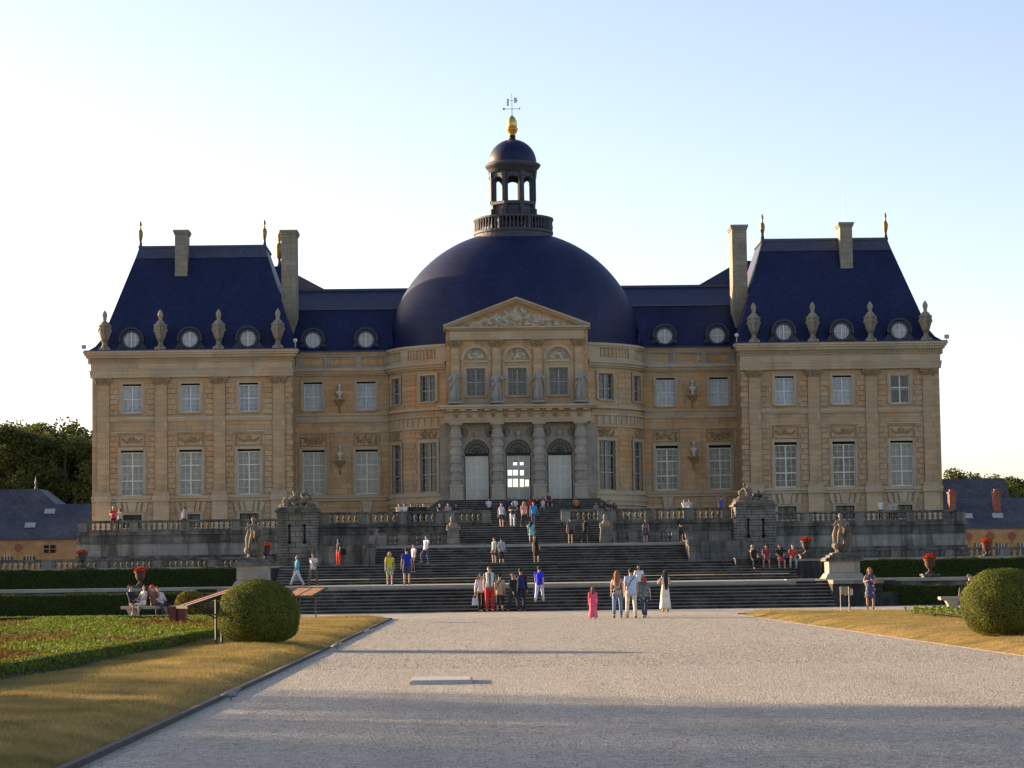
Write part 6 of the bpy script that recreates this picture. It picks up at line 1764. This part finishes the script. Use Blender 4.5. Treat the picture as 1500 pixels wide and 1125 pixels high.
person('young man in white T-shirt and jeans descending beside the boy in white', (at(624, -56.2, 826), -56.2, T2), -.8, 1.6, CLIMB, False, 0, ('short', BK), ('short', (.70, .68, .70)), ('jeans', (.05, .07, .15)), loose=.01)
person('person in grey top and navy shorts looking left on the middle landing', (at(724, -57, 828), -57, T2), -.9, 1.42, dict(head=10), True, 0, ('short', BR), ('long', (.34, .34, .33)), ('shorts', (.05, .06, .1)))
person('woman in loose grey shirt and black capri trousers beside the navy shorts', (at(735, -57, 828), -57, T2), P_ - .3, 1.4, STAND, True, 0, ('short', BK), ('long', (.36, .36, .39)), ('capri', (.025, .025, .035)), loose=.02, long=.6)
person('woman with long hair in short black dress climbing the middle landing', (at(786, -57, 828), -57, T2), P_, 1.5, WALK2, True, 1, ('verylong', BK), ('tank', BK), ('dress', (.022, .021, .022)))
person('woman in turquoise bending forward on the upper flight', (at(779, -41.2, 797), -41.2, L3), P_ - .2, 1.5, dict(legL=(30, 36), legR=(-4, 4), lean=28, armL=(20, 8, 20)), True, 0, ('bob', DKB), ('short', (.16, .50, .58)), ('skirt', (.18, .48, .56)))
person('woman in black skirt and grey top at the upper flight, carrying a dark bag', (at(836, -42.0, 797), -42.0, L3), P_ + .2, 1.6, STAND, True, 1, ('short', BK), ('short', (.07, .065, .085)), ('skirt', BK), loose=.03)
person('curly haired person all in black walking at the upper flight', (at(858, -42.2, 797), -42.2, L3), P_ - .5, 1.58, WALK, False, 2, ('curly', BK), ('long', BK), ('trousers', (.014, .016, .03)))
person('woman in dark patterned dress before the middle balustrade', (at(946, -42.8, 797), -42.8, L3), .1, 1.42, STAND, True, 0, ('bun', DKB), ('tank', (.05, .035, .05)), ('dress', (.05, .04, .055)), extra=(('print', (.3, .22, .2)),))
person('dark-clothed person standing by the sunlit post on the right', (at(997, -42.6, 797), -42.6, L3), P_ + .6, 1.1, STAND, False, 1, ('short', BK), ('long', (.03, .03, .035)), ('trousers', BK))
person('woman in pale blue top and black shorts walking down from the gap', (at(735, -36.4, 774), -36.4, L4), .1, 1.56, WALK, True, 0, ('bun', BR), ('tank', (.48, .52, .72)), ('shorts', BK), loose=.01)
person('woman in black vest and white trousers on the top landing', (at(751, -36.2, 774), -36.2, L4), 0, 1.56, dict(HANDS, legL=(14, 8)), True, 0, ('bob', DKB), ('short', (.05, .045, .05)), ('trousers', (.68, .66, .68)), shoes=(.4, .03, .03))
person('blonde woman in pink top and dark trousers on the top landing', (at(768, -35.8, 772), -35.8, L4), .3, 1.63, WALK2, True, 0, ('bob', (.55, .42, .25)), ('short', (.62, .30, .27)), ('trousers', (.02, .018, .025)))
person('man in bright blue T-shirt and jeans on the top landing', (at(782, -35.2, 770), -35.2, L4), .2, 1.64, WALK, False, 1, ('short', BK), ('short', (.03, .24, .62)), ('jeans', (.035, .04, .09)), loose=.01)
# seated on the door steps
def sitter(label, px, Y, zseat, rz, hair, top, bot, h=1.65, skin=0, fem=True, grp='people sitting on the steps and ledges', **k):
    ft = k.pop('foot', .38)
    return person(label, (at(px, Y, 735), Y, zseat - ft), rz, h, SIT(ft * 1.75 / h, **k), fem, skin, hair, top, bot, grp=grp)
h_ = (7.5 - TZ) / 15
def stepz(i): return TZ + h_ * i
def stepy(i): return -4.9 - .36 * (14 - i)
for i, (px, lab, hair, top, bot, fem) in enumerate((
    (716, 'white-shirted person sitting alone on the door steps in front of the left column', ('short', BK), ('short', (.55, .55, .56)), ('trousers', BK), False),
    (744, 'person in navy sitting on the door steps left edge of the middle door', ('short', BK), ('long', (.02, .025, .07)), ('trousers', (.02, .02, .04)), False),
    (754, 'dark-haired woman in white sitting before the middle door', ('bob', BK), ('long', (.58, .58, .64)), ('shorts', (.3, .3, .33)), True),
    (775, 'person in bright red top sitting before the middle door', ('short', BK), ('short', (.5, .02, .02)), ('trousers', (.04, .03, .03)), False),
    (786, 'person in black sitting just right of the bright red top', ('short', BK), ('long', BK), ('trousers', BK), False),
    (795, 'woman in white top sitting close beside the bare-armed man', ('long', BR), ('tank', (.55, .5, .5)), ('shorts', (.25, .2, .2)), True),
    (804, 'large bare-armed man in dark red vest sitting highest on the door steps', ('short', BK), ('tank', (.10, .02, .02)), ('shorts', (.03, .03, .04)), False),
    (844, 'person in orange top sitting alone before the right door', ('short', DKB), ('short', (.45, .16, .05)), ('trousers', BK), True))):
    st = 9 if i != 6 else 11
    sitter(lab, px, stepy(st) + .18, stepz(st + 1) if False else stepz(st) + h_, R.uniform(-.4, .4), hair, top, bot, 1.6 if i != 6 else 1.85, i % 2, fem)
LED = TZ + .68
for px, lab, hair, top, bot in ((585, 'person in pale shirt, first from left of the row on the left ledge', ('short', BK), ('short', (.55, .5, .5)), ('shorts', (.3, .1, .08))),
    (593, 'person in white shirt, second from left of the row on the left ledge', ('short', DKB), ('short', (.6, .6, .62)), ('trousers', (.1, .1, .12))),
    (602, 'person in black, third from left of the row on the left ledge', ('short', BK), ('long', BK), ('trousers', (.02, .03, .1))),
    (611, 'person in dark blue jeans, fourth from left of the row on the left ledge', ('long', BK), ('long', (.03, .03, .035)), ('trousers', (.03, .05, .2))),
    (620, 'person in black leaning forward at the right end of the left ledge', ('short', BK), ('long', BK), ('trousers', BK))):
    sitter(lab, px, -22.1, LED, R.uniform(-.5, .5), hair, top, bot, 1.7, R.randint(0, 1), foot=.66 if False else .44)
for px, lab, hair, top, bot in ((645, 'person in grey sitting left of the three near the left herm', ('short', BK), ('short', (.05, .05, .06)), ('shorts', (.25, .2, .17))),
    (656, 'reddish-haired person in pale top, middle of the three near the left herm', ('long', BR), ('short', (.35, .25, .23)), ('shorts', (.2, .2, .22)))):
    sitter(lab, px, -22.1, LED, R.uniform(-.5, .5), hair, top, bot, 1.65, R.randint(0, 1), foot=.44)
person('person in dark coat standing on the door steps behind the left herm', (at(668, -9.2, 735), -9.2, TZ + .1), .2, 1.75, STAND, False, 1, ('short', BK), ('long', (.02, .02, .03)), ('trousers', BK))
for px, lab, hair, top, bot in ((874, 'person in black and white sitting at the left of the right ledge', ('short', BK), ('short', (.2, .2, .2)), ('trousers', BK)), (882, 'person in dark clothes sitting at the middle of the right ledge', ('short', BK), ('short', (.04, .04, .05)), ('trousers', (.3, .28, .25)))):
    sitter(lab, px, -12.1, TZ + .9, R.uniform(-.4, .4), hair, top, bot, 1.7, 1, foot=.44)
person('person in black top and white trousers standing by the right ledge', (at(892, -12.6, 735), -12.6, TZ), .4, 1.85, HANDS, False, 1, ('short', BK), ('short', (.03, .03, .035)), ('trousers', (.62, .62, .62)))
person('person in dark red skirt standing close behind the white trousers', (at(900, -12.2, 735), -12.2, TZ), .4, 1.7, STAND, True, 1, ('long', BK), ('long', (.03, .03, .035)), ('skirt', (.25, .02, .02)))
person('person in bright red top at the left wing balustrade', (at(166, -16.4, 755), -16.4, TZ), .1, 1.75, HANDS, False, 0, ('short', GREY), ('short', (.6, .02, .05)), ('trousers', BK))
person('person with black hair in grey-white top beside the bright red top', (at(175, -16.2, 755), -16.2, TZ), -.6, 1.62, PHONE, True, 0, ('long', BK), ('short', (.36, .36, .36)), ('trousers', BK))
person('person in black hat at the left wing balustrade', (at(270, -16.2, 755), -16.2, TZ), -.3, 1.6, STAND, True, 0, ('hat', BK), ('long', (.3, .3, .3)), ('trousers', BK))
person('couple member in white shirt leaning at the right platform balustrade', (at(1003, -28.6, 745), -28.6, TZ), .2, 1.35, dict(lean=14, armL=(40, 12, 60), armR=(40, 12, 60)), False, 0, ('short', BR), ('short', (.62, .64, .72)), ('trousers', BK))
person('dark-haired person leaning against the white shirt at the right platform balustrade', (at(1010, -28.5, 745), -28.5, TZ), -.3, 1.38, STAND, True, 0, ('long', BK), ('short', (.4, .42, .5)), ('trousers', BK))
person('person in purple-blue dress standing near the right rusticated pier', (at(1057, -24, 740), -24, TZ), .5, 1.68, STAND, True, 1, ('short', BK), ('short', (.09, .08, .28)), ('dress', (.09, .08, .28)))
person('person in white shirt seated low at the right wing balustrade', (at(1290, -16.2, 742), -16.2, TZ), 0, 1.55, STAND, False, 0, ('short', GREY), ('short', (.6, .62, .68)), ('trousers', BK))
person('first of two people in beige at the right wing balustrade', (at(1304, -16.2, 742), -16.2, TZ), .3, 1.4, STAND, True, 0, ('short', BR), ('short', (.4, .36, .32)), ('trousers', BK))
person('second of two people in beige at the right wing balustrade, nearest the corner', (at(1311, -16.0, 742), -16.0, TZ), -.3, 1.45, STAND, True, 0, ('short', BR), ('short', (.42, .39, .36)), ('trousers', BK))
# four people on the second flight
for px, lab, hair, top, bot, sk in ((1104, 'bald man in black T-shirt drinking, seated first on the second flight', ('short', (.3, .17, .12)), ('short', BK), ('trousers', (.03, .035, .04)), 0),
    (1123, 'person in dark red top with bare legs, seated second on the second flight', ('bob', BK), ('short', (.22, .04, .05)), ('shorts', (.2, .1, .08)), 1),
    (1143, 'woman in black top and red skirt, seated third on the second flight', ('long', BK), ('short', BK), ('skirt', (.4, .05, .05)), 0),
    (1162, 'person in red check shirt and grey trousers, seated beside the urn', ('short', BR), ('long', (.42, .07, .04)), ('trousers', (.3, .3, .32)), 0)):
    kw = dict(armL=(70, 8, 110), inL=10) if px == 1104 else {}
    person(lab, (at(px, -58.0, 825), -58.0, T2 + .1 - .42 - .15), R.uniform(-.3, .3), 1.72, SIT(.42, **kw), px in (1123, 1143), sk, hair, top, bot, grp='people sitting on the steps and ledges')
wallthing('stone_ledge', 'low stone ledge under the four people seated at right of the second flight', [(11.0, 14.15, -57.9, -57.3, T2 - .3, T2 + .06)], 'riser', [(10.95, 14.2, -57.95, -57.25, T2 + .06, T2 + .12)], 'ledge')
person('woman in sleeveless navy and white print dress on the right lawn', (at(1275, -96.4, 880), -96.4, 0), -.3, 1.66, HANDS, True, 1, ('bob', (.2, .09, .04)), ('tank', (.05, .055, .12)), ('dress', (.05, .055, .12)), extra=(('print', (.5, .5, .55)),))
by = -88.35
for px, lab, rz, hair, top, bot, kw in ((194, 'person in dark navy clothes on the left bench, turned to the right', 1.0, ('short', BK), ('long', (.012, .014, .03)), ('trousers', (.015, .015, .025)), {}),
    (209, 'dark-haired woman in short white dress on the left bench', -.7, ('bob', BK), ('tank', (.62, .62, .66)), ('dress', (.62, .62, .66)), {}),
    (226, 'person in brown with red cap on the left bench', P_ * .8, ('short', (.5, .03, .02)), ('short', (.14, .07, .05)), ('trousers', (.08, .07, .06)), {}),
    (236, 'man in pale pink shirt leaning forward at the right end of the left bench', .6, ('short', BK), ('long', (.52, .44, .46)), ('trousers', (.03, .03, .05)), dict(lean=30))):
    person(lab, (at(px, by, 890), by, .06), rz if abs(rz) < 2 else P_ - .5, 1.72, SIT(.43, **kw), hair[0] == 'bob', 0, hair, top, bot, grp='people sitting on the left bench')
for px, lab, hair, top, rz in ((1425, 'dark-haired person in black holding a bag on the right bench', ('short', BR), ('short', BK), .9), (1437, 'person half hidden by the topiary ball on the right bench', ('short', BR), ('short', (.2, .05, .05)), -.8)):
    person(lab, (at(px, -94.6, 870), -94.6, .06), rz, 1.72, SIT(.43), False, 0, hair, top, ('trousers', (.03, .03, .03)), grp='people on the right bench')
bag('brown bag on the right bench', (at(1414, -94.6, 880), -94.6, .95), (.06, .03, .02), (.26, .1, .17))
# ------------------------------------------------------------------ light
w = bpy.data.worlds.new('World'); S.world = w; w.use_nodes = True
nt = w.node_tree; bg = nt.nodes['Background']
sky = nt.nodes.new('ShaderNodeTexSky'); sky.sky_type = 'NISHITA'; sky.sun_disc = False
sky.sun_elevation = math.radians(SUN_EL); sky.sun_rotation = math.radians(-90 + SUN_AZ)
sky.air_density = .7; sky.dust_density = 1.1; sky.ozone_density = .4; sky.altitude = 60
tint = mixc(nt, 1.0, sky.outputs[0], (1.05, .965, 1.0), 'MULTIPLY'); nt.links.new(tint, bg.inputs['Color']); bg.inputs['Strength'].default_value = SKY
ld = bpy.data.lights.new('sun', 'SUN'); lo = bpy.data.objects.new('sun', ld); COL.objects.link(lo)
ld.energy = SUN; ld.angle = math.radians(.55); ld.color = (1.0, .73, .44)
e, a = math.radians(SUN_EL), math.radians(SUN_AZ)
sd = Vector((-math.cos(a) * math.cos(e), math.sin(a) * math.cos(e), math.sin(e)))
lo.rotation_euler = sd.to_track_quat('Z', 'Y').to_euler()
S.view_settings.view_transform = 'Standard'; S.view_settings.look = 'None'; S.view_settings.gamma = 1; S.view_settings.exposure = EXPO
S.render.engine = 'CYCLES'
S.cycles.max_bounces = 6; S.cycles.diffuse_bounces = 3; S.cycles.glossy_bounces = 3; S.cycles.transmission_bounces = 3; S.cycles.transparent_max_bounces = 6
S.cycles.use_denoising = True
